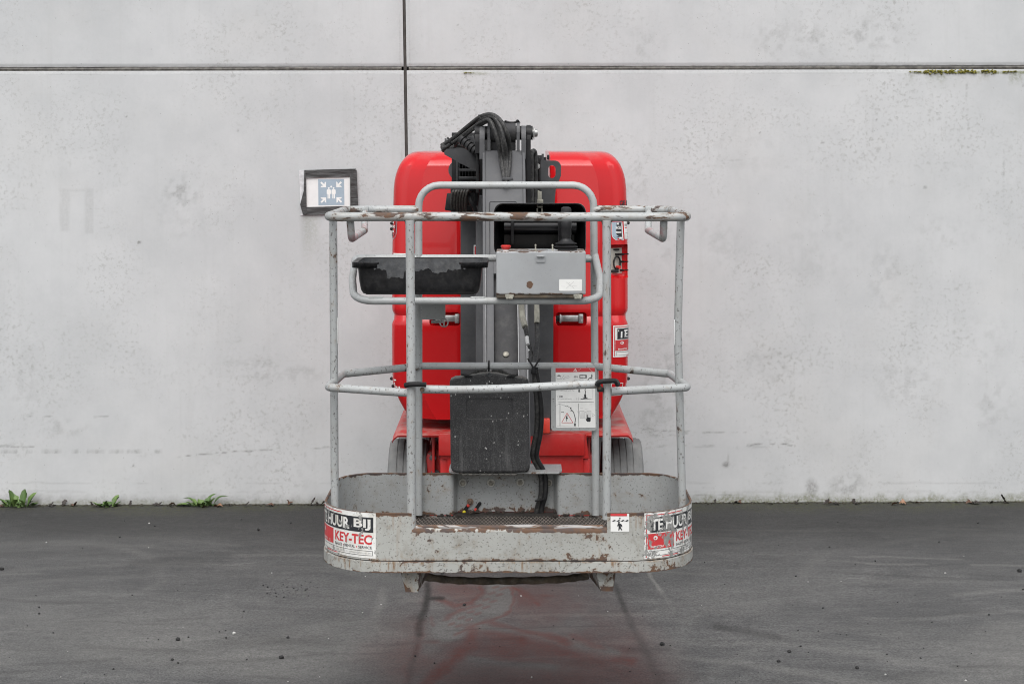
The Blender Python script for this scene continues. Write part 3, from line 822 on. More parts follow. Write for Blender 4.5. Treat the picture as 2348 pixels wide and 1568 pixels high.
# ------------------------------------------------------------------ assembly point notice
sg = empty('assembly_point_sign', W(755, 440, DW) , 'blue and white assembly point notice framed with black tape on the concrete wall', 'sign')
def SW(px, py, off): p = W(px, py, DW - off); return Vector((p.x, DW - off, p.z))
def quad_sheet(name, pts, off, thick, mat, n=(14, 8), wob=0.0, seed=1):
    """a sheet spanned by four corners (photo positions on the wall), with thickness and creases"""
    a, b_, c, d = [SW(px, py, off) for px, py in pts]
    rnd = random.Random(seed)
    ph = [rnd.uniform(0, 6) for _ in range(4)]
    def f(u, v, w=0):
        p = a.lerp(b_, u).lerp(d.lerp(c, u), v)
        y = wob * (math.sin(u * 9 + ph[0]) * math.sin(v * 7 + ph[1]) + .6 * math.sin(v * 21 + ph[2] + 3 * u)) + w
        return Vector((p.x, p.y + y, p.z))
    m = MB()
    us = lin(0, 1, n[0]); vs = lin(0, 1, n[1])
    m.grid(lambda u, v: f(u, v), us, vs)
    k = n[0] * n[1]
    m.add([f(u, v, thick) for v in vs for u in us], [])
    nu, nv = n
    ring = list(range(nu)) + [nu - 1 + nu * j for j in range(1, nv)] + [nu * (nv - 1) + i for i in range(nu - 2, -1, -1)] + [nu * j for j in range(nv - 2, 0, -1)]
    for i, r0 in enumerate(ring):
        r1 = ring[(i + 1) % len(ring)]
        m.f.append((r0, r1, r1 + k, r0 + k)); m.m.append(0)
    return m.build(name, mat, sg, smooth=40)
def zz(zx, zy): return ((940 + zx / 7.842) * .7148, (520 + zy / 7.84) * .7148)
paper = quad_sheet('paper', [zz(300, 350), zz(1470, 340), zz(1480, 1150), zz(330, 1170)], .004, .003, M['white'], (4, 4))
quad_sheet('backing_film', [zz(150, 205), zz(300, 205), zz(300, 1345), zz(190, 1345)], .004, .003, plain('silver glue residue', (0.55, 0.55, 0.56), .4, var=.15, sc=40, bump=.5, bsc=40), (6, 14), .0008, 2)
quad_sheet('tape_strip', [zz(285, 205), zz(1580, 170), zz(1500, 372), zz(330, 405)], .010, .003, M['tape'], (30, 7), .0013, 3)
quad_sheet('tape_strip', [zz(330, 1135), zz(1500, 1105), zz(1500, 1300), zz(260, 1335)], .010, .003, M['tape'], (30, 7), .0013, 4)
quad_sheet('tape_strip', [zz(1432, 175), zz(1600, 200), zz(1645, 1300), zz(1442, 1300)], .013, .003, M['tape'], (8, 24), .0012, 5)
m = MB()
lp = [zz(*q) for q in ((290, 205), (330, 205), (350, 1300), (260, 1335), (185, 1065), (275, 720))]
m.prism([(p[0], p[1]) for p in lp], lambda u, v, w: Vector((XW(u, DW), DW - .013 + w, ZW(v, DW))), .003)
m.build('tape_strip', M['tape'], sg, smooth=0)
# print: 650 x 650 zoom units square, 100 x 100 sheet units here
def sgmap(u, v, h):
    zx = 640 + u * 6.52 + (v * -.08); zy = 1088 - v * 6.50 + u * -.08
    p = zz(zx, zy); q = SW(p[0], p[1], .0047 + h * .0004)
    return q
pr = Print(sgmap)
pr.rect(BLUE, 0, 0, 100, 100, 50); pr.lay()
def arrow(cx, cy, dx, dy):
    # head at (cx,cy), shaft running back along (dx,dy)
    pr.poly(WHITE, [(cx, cy), (cx + dx * 22, cy), (cx + dx * 17, cy + dy * 6), (cx + dx * 11, cy + dy * 6), (cx + dx * 22, cy + dy * 17),
                    (cx + dx * 17, cy + dy * 22), (cx + dx * 6, cy + dy * 11), (cx + dx * 6, cy + dy * 17), (cx, cy + dy * 22)])
arrow(30, 69, -1, 1); arrow(69.5, 69, 1, 1); arrow(30, 30, -1, -1); arrow(69.5, 30, 1, -1)
for cx in (40.5, 59):
    pr.disc(WHITE, cx, 65.5, 3.6)
    pr.poly(WHITE, [(cx - 8, 58), (cx - 5, 61), (cx + 5, 61), (cx + 8, 58), (cx + 8, 43), (cx + 5, 43), (cx + 5, 25), (cx + 1, 25), (cx + .6, 42), (cx - .6, 42), (cx - 1, 25), (cx - 5, 25), (cx - 5, 43), (cx - 8, 43)])
pr.disc(WHITE, 50, 71, 3.8)
pr.build('pictogram', 'clean', sg)

# ------------------------------------------------------------------ boom lift
lift = empty('boom_lift', (0, 8.6, 0), 'red self propelled boom lift with scratched grey work basket facing the viewer', 'boom lift')

# ---- chassis, wheels
ch = MB()
ch.box((0, 9.75, .36), (.80, 1.5, .34), .02)
ch.build('chassis', M['redsteel'], lift)
chassis = bpy.data.objects['chassis']
DP = 9.0
m = MB()   # flat deck plate whose flanks bend down over the wheels
prof = [(-.550, .618), (-.543, .632), (-.526, .6445), (-.515, .646), (.524, .646), (.535, .6445), (.550, .632), (.557, .618)]
n = len(prof)
def deck_row(y, dz): return [Vector((x_, y, z_ + dz)) for x_, z_ in prof]
rows = [deck_row(8.87, -.014), deck_row(8.90, -.008), deck_row(8.95, 0), deck_row(9.4, 0), deck_row(10.45, 0)]
low = [[p + Vector((0, .004, -.008)) for p in r_] for r_ in rows]
m.add([p for r_ in rows for p in r_], [(j * n + i, j * n + i + 1, (j + 1) * n + i + 1, (j + 1) * n + i) for j in range(len(rows) - 1) for i in range(n - 1)])
m.add([p for r_ in low for p in r_], [(j * n + i, j * n + i + 1, (j + 1) * n + i + 1, (j + 1) * n + i) for j in range(len(rows) - 1) for i in range(n - 1)])
m.add(rows[0] + low[0], [(i, i + 1, n + i + 1, n + i) for i in range(n - 1)])
m.build('deck_plate', M['redsteel'], chassis, smooth=30)
m = MB(); m.lathe([(.34, 0), (.34, .075)], Matrix.Translation((0, 9.42, .640)), 40); m.build('turntable_ring', M['dirty'], chassis)
m = MB()   # folded front apron
z = lambda py: ZW(py, 8.85)
x = lambda px: XW(px, 8.85)
ap = [(x(1011), z(995)), (x(1345), z(995)), (x(1345), z(1006)), (x(1350), z(1050)), (x(1337), z(1051)), (x(1337), z(1200)), (x(1026), z(1200)), (x(1026), z(1052)), (x(1010), z(1052))]
m.prism(ap, lambda u, v, w: Vector((u, 8.85 + w, v)), .008)
m.build('front_apron', M['redsteel'], chassis, smooth=0)
m = MB(); m.box((XW(1173, 8.85), 8.838, z(1018)), (x(1346) - x(1012), .02, .10), .004); m.build('apron_upper', M['redsteel'], chassis)
for sgn, a, b_ in ((-1, 1010, 1028), (1, 1336, 1352)):
    m = MB(); m.box((XW((a + b_) / 2, 8.88), 8.87, z(1120)), (XW(b_, 8.88) - XW(a, 8.88), .02, z(1056) - z(1190)), .003); m.build('apron_side', M['redsteel'], chassis)
for sgn in (-1, 1):
    m = MB(); m.box((sgn * .36 - .004, 9.2, .46), (.012, .5, .34), .002); m.build('steering_bracket', M['redsteel'], chassis)
    m = MB(); m.tube([(sgn * .37, 9.05, .61), (sgn * .31, 8.95, .40)], .008, 8); m.build('steering_rod', M['redsteel'], chassis)
m = MB(); m.box((XW(993, 9.0), 8.97, ZW(1047, 9.0)), (.03, .03, .022), .004, (R(25), 'Y')); m.build('steering_joint', M['mast2'], chassis); m = MB(); m.cyl((XW(998, 9), 8.98, ZW(1086, 9)), (XW(998, 9), 9.05, ZW(1086, 9)), .022)
m.build('steering_pin', M['mast2'], chassis)
m = MB()
m.box((XW(1248, 8.6), 8.6, ZW(975, 8.6)), (.05, .05, .065), .006); m.box((XW(1244, 8.6), 8.57, ZW(968, 8.6)), (.012, .02, .05), .002)
m.build('lashing_point', M['reddot'], chassis)

def wheel(cx, cy, hw, rad):
    axis = Matrix.Translation((cx, cy, rad + gz(cx))) @ Matrix.Rotation(R(90), 4, 'Y')
    rim = MB()
    rim.lathe([(0.02, -hw * .4), (rad * .52, -hw * .4), (rad * .60, -hw * .85), (rad * .60, hw * .85), (rad * .52, hw * .5), (0.05, hw * .42), (0.045, hw * .5), (.005, hw * .5)], axis, 28)
    w = rim.build('wheel', M['white'], lift)
    t = MB()
    pr_ = [(rad * .60, -hw * .86), (rad * .84, -hw * .99), (rad * .95, -hw * .96), (rad * .985, -hw * .88)]
    for k in range(5):
        a = -hw * .80 + hw * 1.6 * k / 5; wd_ = hw * 1.6 / 5
        pr_ += [(rad, a), (rad, a + wd_ * .80), (rad * .984, a + wd_ * .84), (rad * .984, a + wd_ * .96)]
    pr_ += [(rad * .985, hw * .88), (rad * .95, hw * .96), (rad * .84, hw * .99), (rad * .60, hw * .86)]
    t.lathe(pr_, axis, 64)
    t.build('tyre', M['tyre'], w, smooth=30)
    return w
RW = .283
wheel(XW(934, 9.0), 9.20, .095, RW)
wheel(XW(1431, 9.0), 9.20, .095, RW)
wheel(XW(951, 10.0), 10.15, .085, .268)
wheel(XW(1384, 10.0), 10.15, .085, .268)

# ---- covers
def cover(sgn):
    xo0 = -.560 if sgn < 0 else .541
    zt, zb = ZW(348, 8.95), ZW(961, 8.95)
    zs = [zb, zb + .01, zb + .04, zb + .08, zb + .12, zb + .17, zb + .25, 1.02, 1.10, 1.128, 1.140, 1.155, 1.175, 1.195, 1.21, 1.23, 1.30, 1.40, 1.50, 1.60, 1.70, 1.76] + \
         [zt - .13 * (1 - math.sin(a)) for a in lin(0, math.pi / 2, 10)]
    zs = sorted(set(round(q, 4) for q in zs))
    def side_in(zv):
        o = 0.0
        if zv > zt - .18: o += .105 * (1 - math.sqrt(max(0, 1 - ((zv - (zt - .18)) / .18) ** 2)))
        if zv > 1.5: o += (zv - 1.5) * .018
        o += .013 * math.exp(-((zv - 1.165) / .020) ** 2)
        if zv < zb + .19: o += .078 * ((zb + .19 - zv) / .19) ** 1.7
        return o
    def front_y(zv):
        y = 8.90
        if zv >= 1.16: y += (zv - 1.16) * .085
        else: y += -.012 + (1.16 - zv) * .10
        if zv > zt - .062: y += .030 * (zv - zt + .062) / .062 + .085 * (1 - math.sqrt(max(0, 1 - ((zv - (zt - .062)) / .062) ** 2)))
        y += .010 * math.exp(-((zv - 1.165) / .018) ** 2)
        return y
    def inner_x(zv):
        if sgn < 0:
            return XW(1061, 8.9) + (0.0 if zv < 1.3 else -(zv - 1.3) * .02)
        return XW(1266, 8.9) - (0.0 if zv < 1.5 else (zv - 1.5) * .03)
    rings = []
    for zv in zs:
        xo = xo0 - sgn * side_in(zv); yf = front_y(zv); xi = inner_x(zv)
        ring = [(xi, yf + .02), (xi + sgn * .006, yf + .003), (xi + sgn * .014, yf)]
        c = sgn * .135                       # facet starts here
        xa = xo - c
        for t in lin(0.15, 1, 5): ring.append((xi + (xa - xi) * t, yf))
        # broad facet then a rounded corner to the flank
        fx, fy = xo - sgn * .062, yf + .044
        for t in (.12, .5, .88): ring.append((xa + (fx - xa) * t, yf + .002 + .042 * t))
        cx, cy, rr = xo - sgn * .062, yf + .106, .062
        for t in lin(0, 1, 8):
            a = t * math.pi / 2
            ring.append((cx + sgn * rr * math.sin(a), cy - rr * math.cos(a)))
        for yy in lin(cy + .03, 9.85, 5): ring.append((xo, yy))
        ring += [(xo - sgn * .05, 9.95), (xi, 9.97)]
        rings.append([Vector((p[0], p[1], zv)) for p in ring])
    n = len(rings[0])
    m = MB()
    m.add([v for r in rings for v in r], [(i * n + k, i * n + (k + 1) % n, (i + 1) * n + (k + 1) % n, (i + 1) * n + k) for i in range(len(rings) - 1) for k in range(n)] +
          [tuple(range(n)), tuple(range((len(rings) - 1) * n, len(rings) * n))])
    o = m.build('body_cover', M['red'], lift, smooth=24)
    # latch pocket
    c = MB()
    if sgn > 0: c.box((XW(1310, 8.9), 8.90, ZW(731.5, 8.9)), (.142, .075, .062), .016, seg=3)
    else: c.box((XW(1020, 8.9), 8.90, ZW(731.5, 8.9)), (.142, .075, .062), .016, seg=3)
    cut(o, c)
    if sgn > 0:
        c = MB(); c.box((.505, 8.955, ZW(600, 8.95)), (.16, .13, .155), .02, (R(38), 'Z'), 3); cut(o, c)
    return o
covL = cover(-1); covR = cover(1)
for par, px, sg_ in ((covL, 1026, -1), (covR, 1310, 1)):
    m = MB()
    yy = 8.885
    m.box((XW(px, yy), yy + .02, ZW(731, yy)), (.10, .014, .030), .003)
    m.box((XW(px - 25, yy), yy + .010, ZW(731, yy)), (.010, .020, .040), .004)
    m.box((XW(px + 22, yy), yy + .012, ZW(731, yy)), (.022, .016, .042), .003)
    m.cyl((XW(px + 24, yy), yy, ZW(727, yy)), (XW(px + 24, yy), yy + .01, ZW(727, yy)), .004, 8); m.cyl((XW(px + 24, yy), yy, ZW(736, yy)), (XW(px + 24, yy), yy + .01, ZW(736, yy)), .004, 8)
    m.build('latch', M['zinc'], par)
    m = MB(); m.box((XW(px - 30, yy), yy + .024, ZW(731, yy)), (.018, .02, .026), .002); m.build('latch_hook', M['black'], par)

# ground controls in the pocket of the right cover
PR = Matrix.Rotation(R(38), 3, 'Z')
pc = Vector((.468, 9.008, ZW(600, 8.95)))
def pnl(u, v, w): return pc + PR @ Vector((u, w, v))
m = MB(); m.prism(rrect(-.068, -.064, .075, .066, .008), lambda u, v, w: pnl(u, v, w), .01); m.build('control_panel', M['panelcream'], covR)
m = MB()
for (u, v) in ((.02, .03), (.035, .03), (.052, .03), (.05, -.005), (.05, -.045)):
    m.cyl(pnl(u, v, .0), pnl(u, v, -.02), .005, 10); m.cyl(pnl(u, v, -.018), pnl(u + .008, v + .002, -.045), .0028, 8)
m.tube([pnl(.018 + .020 * math.cos(a), -.01 + .03 * math.sin(a), -.012) for a in lin(0, 6.283, 20)], .004, 8, cap=False)
m.box(pnl(.01, -.048, -.006), (.035, .02, .014), .003); m.box(pnl(.02, .052, -.004), (.03, .012, .008), .002)
m.build('switch_cluster', M['black'], covR)
m = MB(); m.cyl(pnl(.028, -.03, 0), pnl(.028, -.03, -.02), .008, 12); m.build('key_switch', M['redknob'], covR)

# sticker sheet of the hirer: drawn once, laid anywhere
def hire_sheet(fn, name, key, parent, us=(0, 265)):
    p = Print(fn)
    a, b_ = us
    p.rect(WHITE, a, 0, b_, 148, 6); p.lay()
    p.rect(BLACK, max(18, a), 84, min(258, b_), 133, 6)
    if a < 8: p.rect(RED, 5, 4, 8, 142, 3); p.rect(RED, 8, 139, 150, 142, 6)
    p.rect(RED, max(10, a), 30, min(108, b_), 80, 6)
    p.text(RED, 'KEY-TEC', 118, 44, 254, 76, .03)
    p.text(BLACK, 'SALES', 118, 30, 152, 39, .01); p.text(BLACK, 'RENTAL', 163, 30, 201, 39, .01); p.text(BLACK, 'SERVICE', 212, 30, 254, 39, .01)
    p.disc(RED, 157.5, 34.5, 2.2); p.disc(RED, 206.5, 34.5, 2.2)
    p.frame(BLACK, 14, 8, 256, 24, 1.3)
    p.text(GRY, '+32 9 326.00.99', 95, 12.5, 165, 19.5, .0); p.disc(BLACK, 172, 16, 1.6); p.text(GRY, 'verhuur@key-tec.be', 178, 12, 250, 20, .0)
    p.rect(RED, 60, 3, 130, 6, 6)
    p.lay()
    p.text(WHITE, 'TE', 21, 90, 62, 127, .03); p.text(WHITE, 'HUUR', 73, 90, 182, 127, .03); p.text(WHITE, 'BIJ', 197, 90, 250, 127, .03)
    p.text(WHITE, 'MANITOU', 22, 34, 64, 41, .03); p.text(WHITE, 'S', 82, 34, 89, 42, .02)
    p.disc(WHITE, 36, 66, 7); p.lay(); p.disc(RED, 35, 65, 3)
    return p.build(name, key, parent)

# surface of the covers for stickers: walk round the plan corner
def cover_surf(o, sgn):
    dg = bpy.context.evaluated_depsgraph_get()
    from mathutils.bvhtree import BVHTree
    bm = bmesh.new(); bm.from_mesh(o.data)
    t = BVHTree.FromBMesh(bm); bm.free()
    return t
def corner_map(o, sgn, u0deg, z0, scale=.001, mir=1):
    """u (mm) runs round the rounded corner, v up"""
    t = cover_surf(o, sgn)
    xo = .541 if sgn > 0 else -.560
    c = Vector((xo - sgn * .062, 9.006 + .02, 0))
    def f(u, v, h):
        s = u0deg + u * scale           # metres from the start of the corner arc
        arc = .062 * math.pi / 2
        zz_ = z0 + v * scale
        if s < 0: o_, d_ = Vector((c.x + sgn * s, 8.5, zz_)), Vector((0, 1, 0))
        elif s < arc:
            a = s / .062; d0 = Vector((sgn * math.sin(a), -math.cos(a), 0)); o_, d_ = Vector((c.x, c.y, zz_)) + d0 * .3, -d0
        else: o_, d_ = Vector((xo + sgn * .3, c.y + (s - arc), zz_)), Vector((-sgn, 0, 0))
        loc, nrm, i, dist = t.ray_cast(o_, d_)
        if loc is None: loc, nrm = o_ + d_ * .3, -d_
        if nrm.dot(d_) > 0: nrm = -nrm
        return loc + nrm * (.0012 + h * .0006)
    return f
hire_sheet(corner_map(covR, 1, -.012, ZW(816, 9.0)), 'hire_sticker', 'scuffed', covR)
def round_label(o, sgn, u0, z0, w, hgt):
    p = Print(corner_map(o, sgn, u0, z0))
    out = [(0, hgt)] + [(w * .5 - w * .5 * math.cos(t), hgt * .35 - hgt * .35 * math.sin(t)) for t in lin(0, math.pi / 2, 10)] + [(w, 0), (w, hgt)]
    p.poly(WHITE, [(x_ * 1.08 - 2, y_ * 1.02 - 2) for x_, y_ in out]); p.lay()
    p.poly(BLUE, out); p.lay()
    p.poly(BLACK, [(w * .12 + x_ * .80, hgt * .16 + y_ * .80) for x_, y_ in out]); p.lay()
    p.text(WHITE, 'QACEG', w * .20, hgt * .58, w * .84, hgt * .76, .03)
    p.rect(WHITE, w * .3, hgt * .44, w * .84, hgt * .47); p.rect(WHITE, w * .3, hgt * .37, w * .84, hgt * .40)
    p.rect(WHITE, w * .62, hgt * .06, w * .94, hgt * .16); p.rect(WHITE, w * .90, hgt * .16, w * .96, hgt * .9)
    p.text(WHITE, 'M', w * .42, hgt * .84, w * .62, hgt * .95, .04)
    return p.build('inspection_sticker', 'clean', o)
round_label(covR, 1, -.015, ZW(550, 9.0), 62, 84)
round_label(covL, -1, .055, ZW(548, 9.0), 60, 84)
p = Print(corner_map(covR, 1, .060, ZW(548, 9.0))); p.rect(WHITE, 0, 0, 40, 82); p.lay(); p.rect(GRY, 6, 60, 30, 70); p.rect(RED, 6, 50, 30, 54); p.frame(GRY, 4, 6, 34, 28, 1.5); p.build('notice_sticker', 'clean', covR)
p = Print(corner_map(covR, 1, .038, ZW(472, 9.0))); p.text(BLACK, 'GE 000', 0, 0, 120, 24, .03); p.build('lettering', 'clean', covR)
p = Print(corner_map(covL, -1, -.06, ZW(597, 9.0))); p.rect(WHITE, 0, 0, 130, 34); p.lay(); p.rect(BLACK, 0, 0, 130, 22); p.lay()
q = p.fn; p.fn = lambda u, v, h: q(120 - u, v, h); p.text(WHITE, 'HUUR BIJ', 2, 3, 118, 19, .03); p.build('hire_sticker', 'clean', covL)
fm = corner_map(covL, -1, .022, ZW(890, 9.0))
p = Print(lambda u, v, h: fm(40 - u, v, h)); p.rect(WHITE, 0, 8, 6, 44); p.rect(WHITE, 6, 38, 20, 44); p.rect(WHITE, 6, 6, 22, 12); p.disc(WHITE, 34, 8, 5); p.build('lettering', 'clean', covL)
p = Print(corner_map(covR, 1, -.02, ZW(905, 9.0))); p.frame(WHITE, 0, 0, 60, 60, 3); p.build('lettering', 'clean', covR)
for o, sgn, zz_ in ((covR, 1, (870, 891, 512)), (covL, -1, (870, 887, 513, 526))):
    f = corner_map(o, sgn, .11, 0)
    for q in zz_:
        m = MB()
        c = f(0, ZW(q, 9.0) * 1000, 0)
        m.lathe([(.008, -.004), (.008, .006), (.004, .011)], Matrix.Translation(c) @ Matrix.Rotation(R(90) * sgn, 4, 'Y'), 10)
        m.build('screw_cap', M['black'], o)
# ---- mast
def slab(name, px0, px1, py0, py1, d, dep, mat, parent, bev=.004):
    m = MB()
    xa, xb = XW(px0, d), XW(px1, d); za, zb = ZW(py1, d), ZW(py0, d)
    m.box(((xa + xb) / 2, d + dep / 2, (za + zb) / 2), (xb - xa, dep, zb - za), bev)
    return m.build(name, mat, parent)
mast = slab('mast', 1062, 1268, 520, 985, 8.78, .35, M['mast'], lift)
slab('side_plate', 1056, 1092, 505, 960, 8.66, .09, M['mast'], mast)
slab('column', 1091, 1108, 449, 1000, 8.50, .10, M['mast2'], mast)
slab('column', 1207, 1226, 449, 1000, 8.48, .10, M['mast'], mast)
m = MB()
lz = lambda py: ZW(py, 8.60); lx = lambda px: XW(px, 8.60)
out = [(lx(1212), lz(560)), (lx(1270), lz(560)), (lx(1268), lz(900)), (lx(1262), lz(955)), (lx(1256), lz(962)), (lx(1254), lz(975)), (lx(1248), lz(975)), (lx(1246), lz(962)), (lx(1236), lz(950)), (lx(1212), lz(950))]
m.prism(out, lambda u, v, w: Vector((u, 8.60 + w, v)), .05)
m.build('side_plate', M['mast'], mast, smooth=0)
# lug plate with slot
m = MB()
lz = lambda zy: ZW(243 + zy * .2588, 8.45); lx = lambda zx: XW(857.8 + zx * .2588, 8.45)
out = [(lx(1475), lz(1500)), (lx(1475), lz(495)), (lx(1484), lz(480)), (lx(1484), lz(425)), (lx(1504), lz(425)), (lx(1504), lz(478)), (lx(1530), lz(485))] + \
      [(lx(1600 + 58 * math.sin(t)), lz(545 - 60 * math.cos(t))) for t in lin(0, 1.4, 6)] + \
      [(lx(1655), lz(620)), (lx(1610), lz(740)), (lx(1600), lz(860)), (lx(1600), lz(1500))]
hole = [(lx(1575 + 33 * math.cos(t)), lz(560 - 33 * math.sin(t))) for t in lin(0, math.pi, 8)] + [(lx(1575 - 33 * math.cos(t)), lz(608 + 33 * math.sin(t))) for t in lin(0, math.pi, 8)]
m.prism(out, lambda u, v, w: Vector((u, 8.45 + w, v)), .014, [hole])
m.build('lug_plate', M['mast'], mast, smooth=0)
m = MB()
for zx, zy0, zy1, ww in ((1545, 435, 480, 20), (1450, 440, 900, 24), (1465, 460, 560, 20), (1515, 455, 500, 26)):
    m.box((lx(zx), 8.50, (lz(zy0) + lz(zy1)) / 2), (ww * .2588 * 8.45 / FPX, .05, lz(zy0) - lz(zy1)), .002)
m.build('chain_guide', M['black'], mast)
m = MB(); m.cyl((lx(1445), 8.46, lz(535)), (lx(1445), 8.43, lz(535)), .014, 6); m.cyl((lx(1445), 8.43, lz(535)), (lx(1445), 8.41, lz(535)), .008, 10); m.build('bolt', M['zinc'], mast)
m = MB()   # plated plug hanging at the column head
m.box((lx(1455), 8.40, lz(800)), (.028, .03, .045), .003); m.box((lx(1460), 8.39, lz(842)), (.036, .03, .018), .003); m.cyl((lx(1445), 8.40, lz(745)), (lx(1445), 8.40, lz(785)), .009, 10)
m.build('cable_plug', M['hosebeige'], mast)
# cable carrier stack between left cover and jib
m = MB()
for k, zy in enumerate((505, 570, 640)):
    m.box((lx(825), 8.52, lz(zy)), (.088, .05, .012), .002)
for zx in (735, 915): m.box((lx(zx), 8.52, lz(580)), (.010, .06, .11), .002)
m.build('cable_carrier', M['mast'], mast)
m = MB()
for k in range(6):
    for zy in (540, 610): m.cyl((lx(765 + k * 26), 8.55, lz(zy + 25)), (lx(765 + k * 26), 8.55, lz(zy - 25)), .0052, 8)
m.build('carrier_link', M['black'], mast)
m = MB(); m.box((lx(880), 8.62, lz(600)), (.20, .02, .36), .002); m.box((lx(1400), 8.62, lz(440) - .15), (.10, .02, .30), .002); m.build('carrier_back', M['black'], mast)
m = MB(); m.lathe([(.045, -.005), (.045, .005)], Matrix.Translation((lx(735), 8.66, lz(575))) @ Matrix.Rotation(R(90), 4, 'X'), 24); m.build('roller', M['mast2'], mast)
# two tall chain rods right of the jib
m = MB()
m.tube([(lx(1355), 8.35, lz(1000)), (lx(1355), 8.35, lz(300))], .012, 10)
m.build('chain_rod', M['black'], mast)
m = MB(); m.tube(spline([(lx(1395), 8.33, lz(1000)), (lx(1393), 8.33, lz(700)), (lx(1392), 8.33, lz(520)), (lx(1392), 8.33, lz(440)), (lx(1405), 8.34, lz(400)), (lx(1420), 8.36, lz(405)), (lx(1427), 8.37, lz(440)), (lx(1428), 8.37, lz(500)), (lx(1428), 8.38, lz(700)), (lx(1427), 8.38, lz(1000))], 6), .010, 10); m.build('hose', M['rubber'], mast)

# ---- jib: box arm coming down from the mast head towards the basket
JA = Vector((XW(1155, 8.18), 8.18, ZW(345, 8.18)))
JB = Vector((XW(1163, 7.28), 7.28, ZW(1080, 7.28)))
jd = (JB - JA).normalized(); jl = (JB - JA).length
jx_ = Vector((1, 0, 0)); jn = jd.cross(jx_).normalized()
if jn.y > 0: jn = -jn          # jn: towards the viewer
def J(u, t, w): return JA + jx_ * u + jd * t + jn * w
def jbox(mb, u0, u1, t0, t1, w0, w1, bev=.003):
    bm = bmesh.new(); bmesh.ops.create_cube(bm, size=1)
    bmesh.ops.scale(bm, vec=(u1 - u0, t1 - t0, w1 - w0), verts=bm.verts)
    if bev: bmesh.ops.bevel(bm, geom=list(bm.edges), offset=bev, segments=2, profile=.5, affect='EDGES')
    bmesh.ops.translate(bm, vec=((u0 + u1) / 2, (t0 + t1) / 2, (w0 + w1) / 2), verts=bm.verts)
    Mx = Matrix(((jx_.x, jd.x, jn.x, JA.x), (jx_.y, jd.y, jn.y, JA.y), (jx_.z, jd.z, jn.z, JA.z), (0, 0, 0, 1)))
    mb.frombm(bm, Mx)
m = MB(); jbox(m, -.080, .080, 0, .62, -.16, 0); jib = m.build('jib', M['mast2'], lift)
for u0, u1 in ((-.090, -.078), (.078, .090)):
    m = MB(); jbox(m, u0, u1, -.02, jl, -.17, .006); m.build('side_cheek', M['mast2'], jib)
m = MB(); jbox(m, -.062, .052, .27, .55, .001, .010, .008); m.build('wear_plate', M['mast2'], jib)
for u0, u1 in ((-.077, -.046), (.050, .080)):
    m = MB(); jbox(m, u0, u1, .55, jl, -.06, .002); m.build('flange', M['mast2'], jib)
for u0, u1 in ((-.0795, -.0775), (.048, .051), (.0815, .0835)):
    m = MB(); jbox(m, u0, u1, .55, jl, -.05, .0075, 0); m.build('bright_edge', M['edge'], jib)
m = MB(); jbox(m, -.046, .050, .55, jl, -.12, -.03); m.build('slide_channel', M['dirty'], jib)
m = MB(); c = J(0.0, .98, -.03); m.lathe([(.012, 0), (.012, .006), (.006, .009)], Matrix.Translation(c) @ (Matrix.Rotation(R(55), 4, 'X')), 12); m.build('bolt', M['nut'], jib)
m = MB(); m.box((XW(1160, 7.2), 7.20, .70), (.26, .22, .13), .01); m.build('basket_mount', M['mast2'], jib)
for zx in (915, 1369):
    m = MB(); m.box((XW(857.8 + zx * .2588, 8.2), 8.55, 1.86), (.014, .62, .20), .003); m.build('mast_head', M['black'], jib)
# head of the jib: pin, lugs, drum
hz_ = ZW(303, 8.2); hy = 8.22
def hx(zx): return XW(857.8 + zx * .2588, 8.2)
def hz2(zy): return ZW(243 + zy * .2588, 8.2)
def lugplate(name, zx0, zx1, ztop, zbot, rad, mat, y=hy, dy=.10):
    m = MB()
    top = hz2(ztop); bot = hz2(zbot); cz = top - rad
    pts = [(-rad, bot), (-rad, cz)] + [(-rad * math.cos(t), cz + rad * math.sin(t)) for t in lin(0, math.pi, 12)] + [(rad, cz), (rad, bot)]
    xa, xb = hx(zx0), hx(zx1)
    m.prism(pts, lambda u, v, w: Vector((xa + w, y + u, v)), xb - xa)
    return m.build(name, mat, jib, smooth=30)
lugplate('pivot_cheek', 935, 980, 180, 470, .055, M['mast2'])
lugplate('pivot_cheek', 1305, 1345, 175, 470, .055, M['mast2'])
lugplate('pivot_lug', 1005, 1030, 150, 400, .045, M['mast2'])
lugplate('pivot_lug', 1262, 1290, 140, 400, .045, M['mast2'])
lugplate('head_cheek', 895, 935, 195, 420, .060, M['black'], hy + .02)
lugplate('head_cheek', 1350, 1388, 168, 1000, .062, M['black'], hy + .03)
m = MB(); m.cyl((hx(890), hy, hz2(240)), (hx(1405), hy, hz2(240)), .030, 24); m.build('pivot_pin', M['black'], jib)
m = MB(); m.lathe([(.046, 0), (.046, hx(1255) - hx(1035))], Matrix.Translation((hx(1035), hy, hz2(235))) @ Matrix.Rotation(R(90), 4, 'Y'), 28); m.box(((hx(1035) + hx(1255)) / 2, hy + .01, hz2(330)), (hx(1255) - hx(1035), .06, hz2(260) - hz2(400)), .003); m.build('pivot_drum', M['dirty'], jib)
m = MB(); m.lathe([(.020, 0), (.020, .005), (.026, .006), (.026, .009), (.018, .010), (.016, .022), (.008, .024)], Matrix.Translation((hx(1402), hy, hz2(240))) @ Matrix.Rotation(R(90), 4, 'Y'), 18); m.build('pin_nut', M['zinc'], jib)
m = MB(); m.tube([(hx(1415), hy - .028, hz2(210)), (hx(1416), hy - .03, hz2(300))], .0025, 6); m.build('split_pin', M['zinc'], jib)
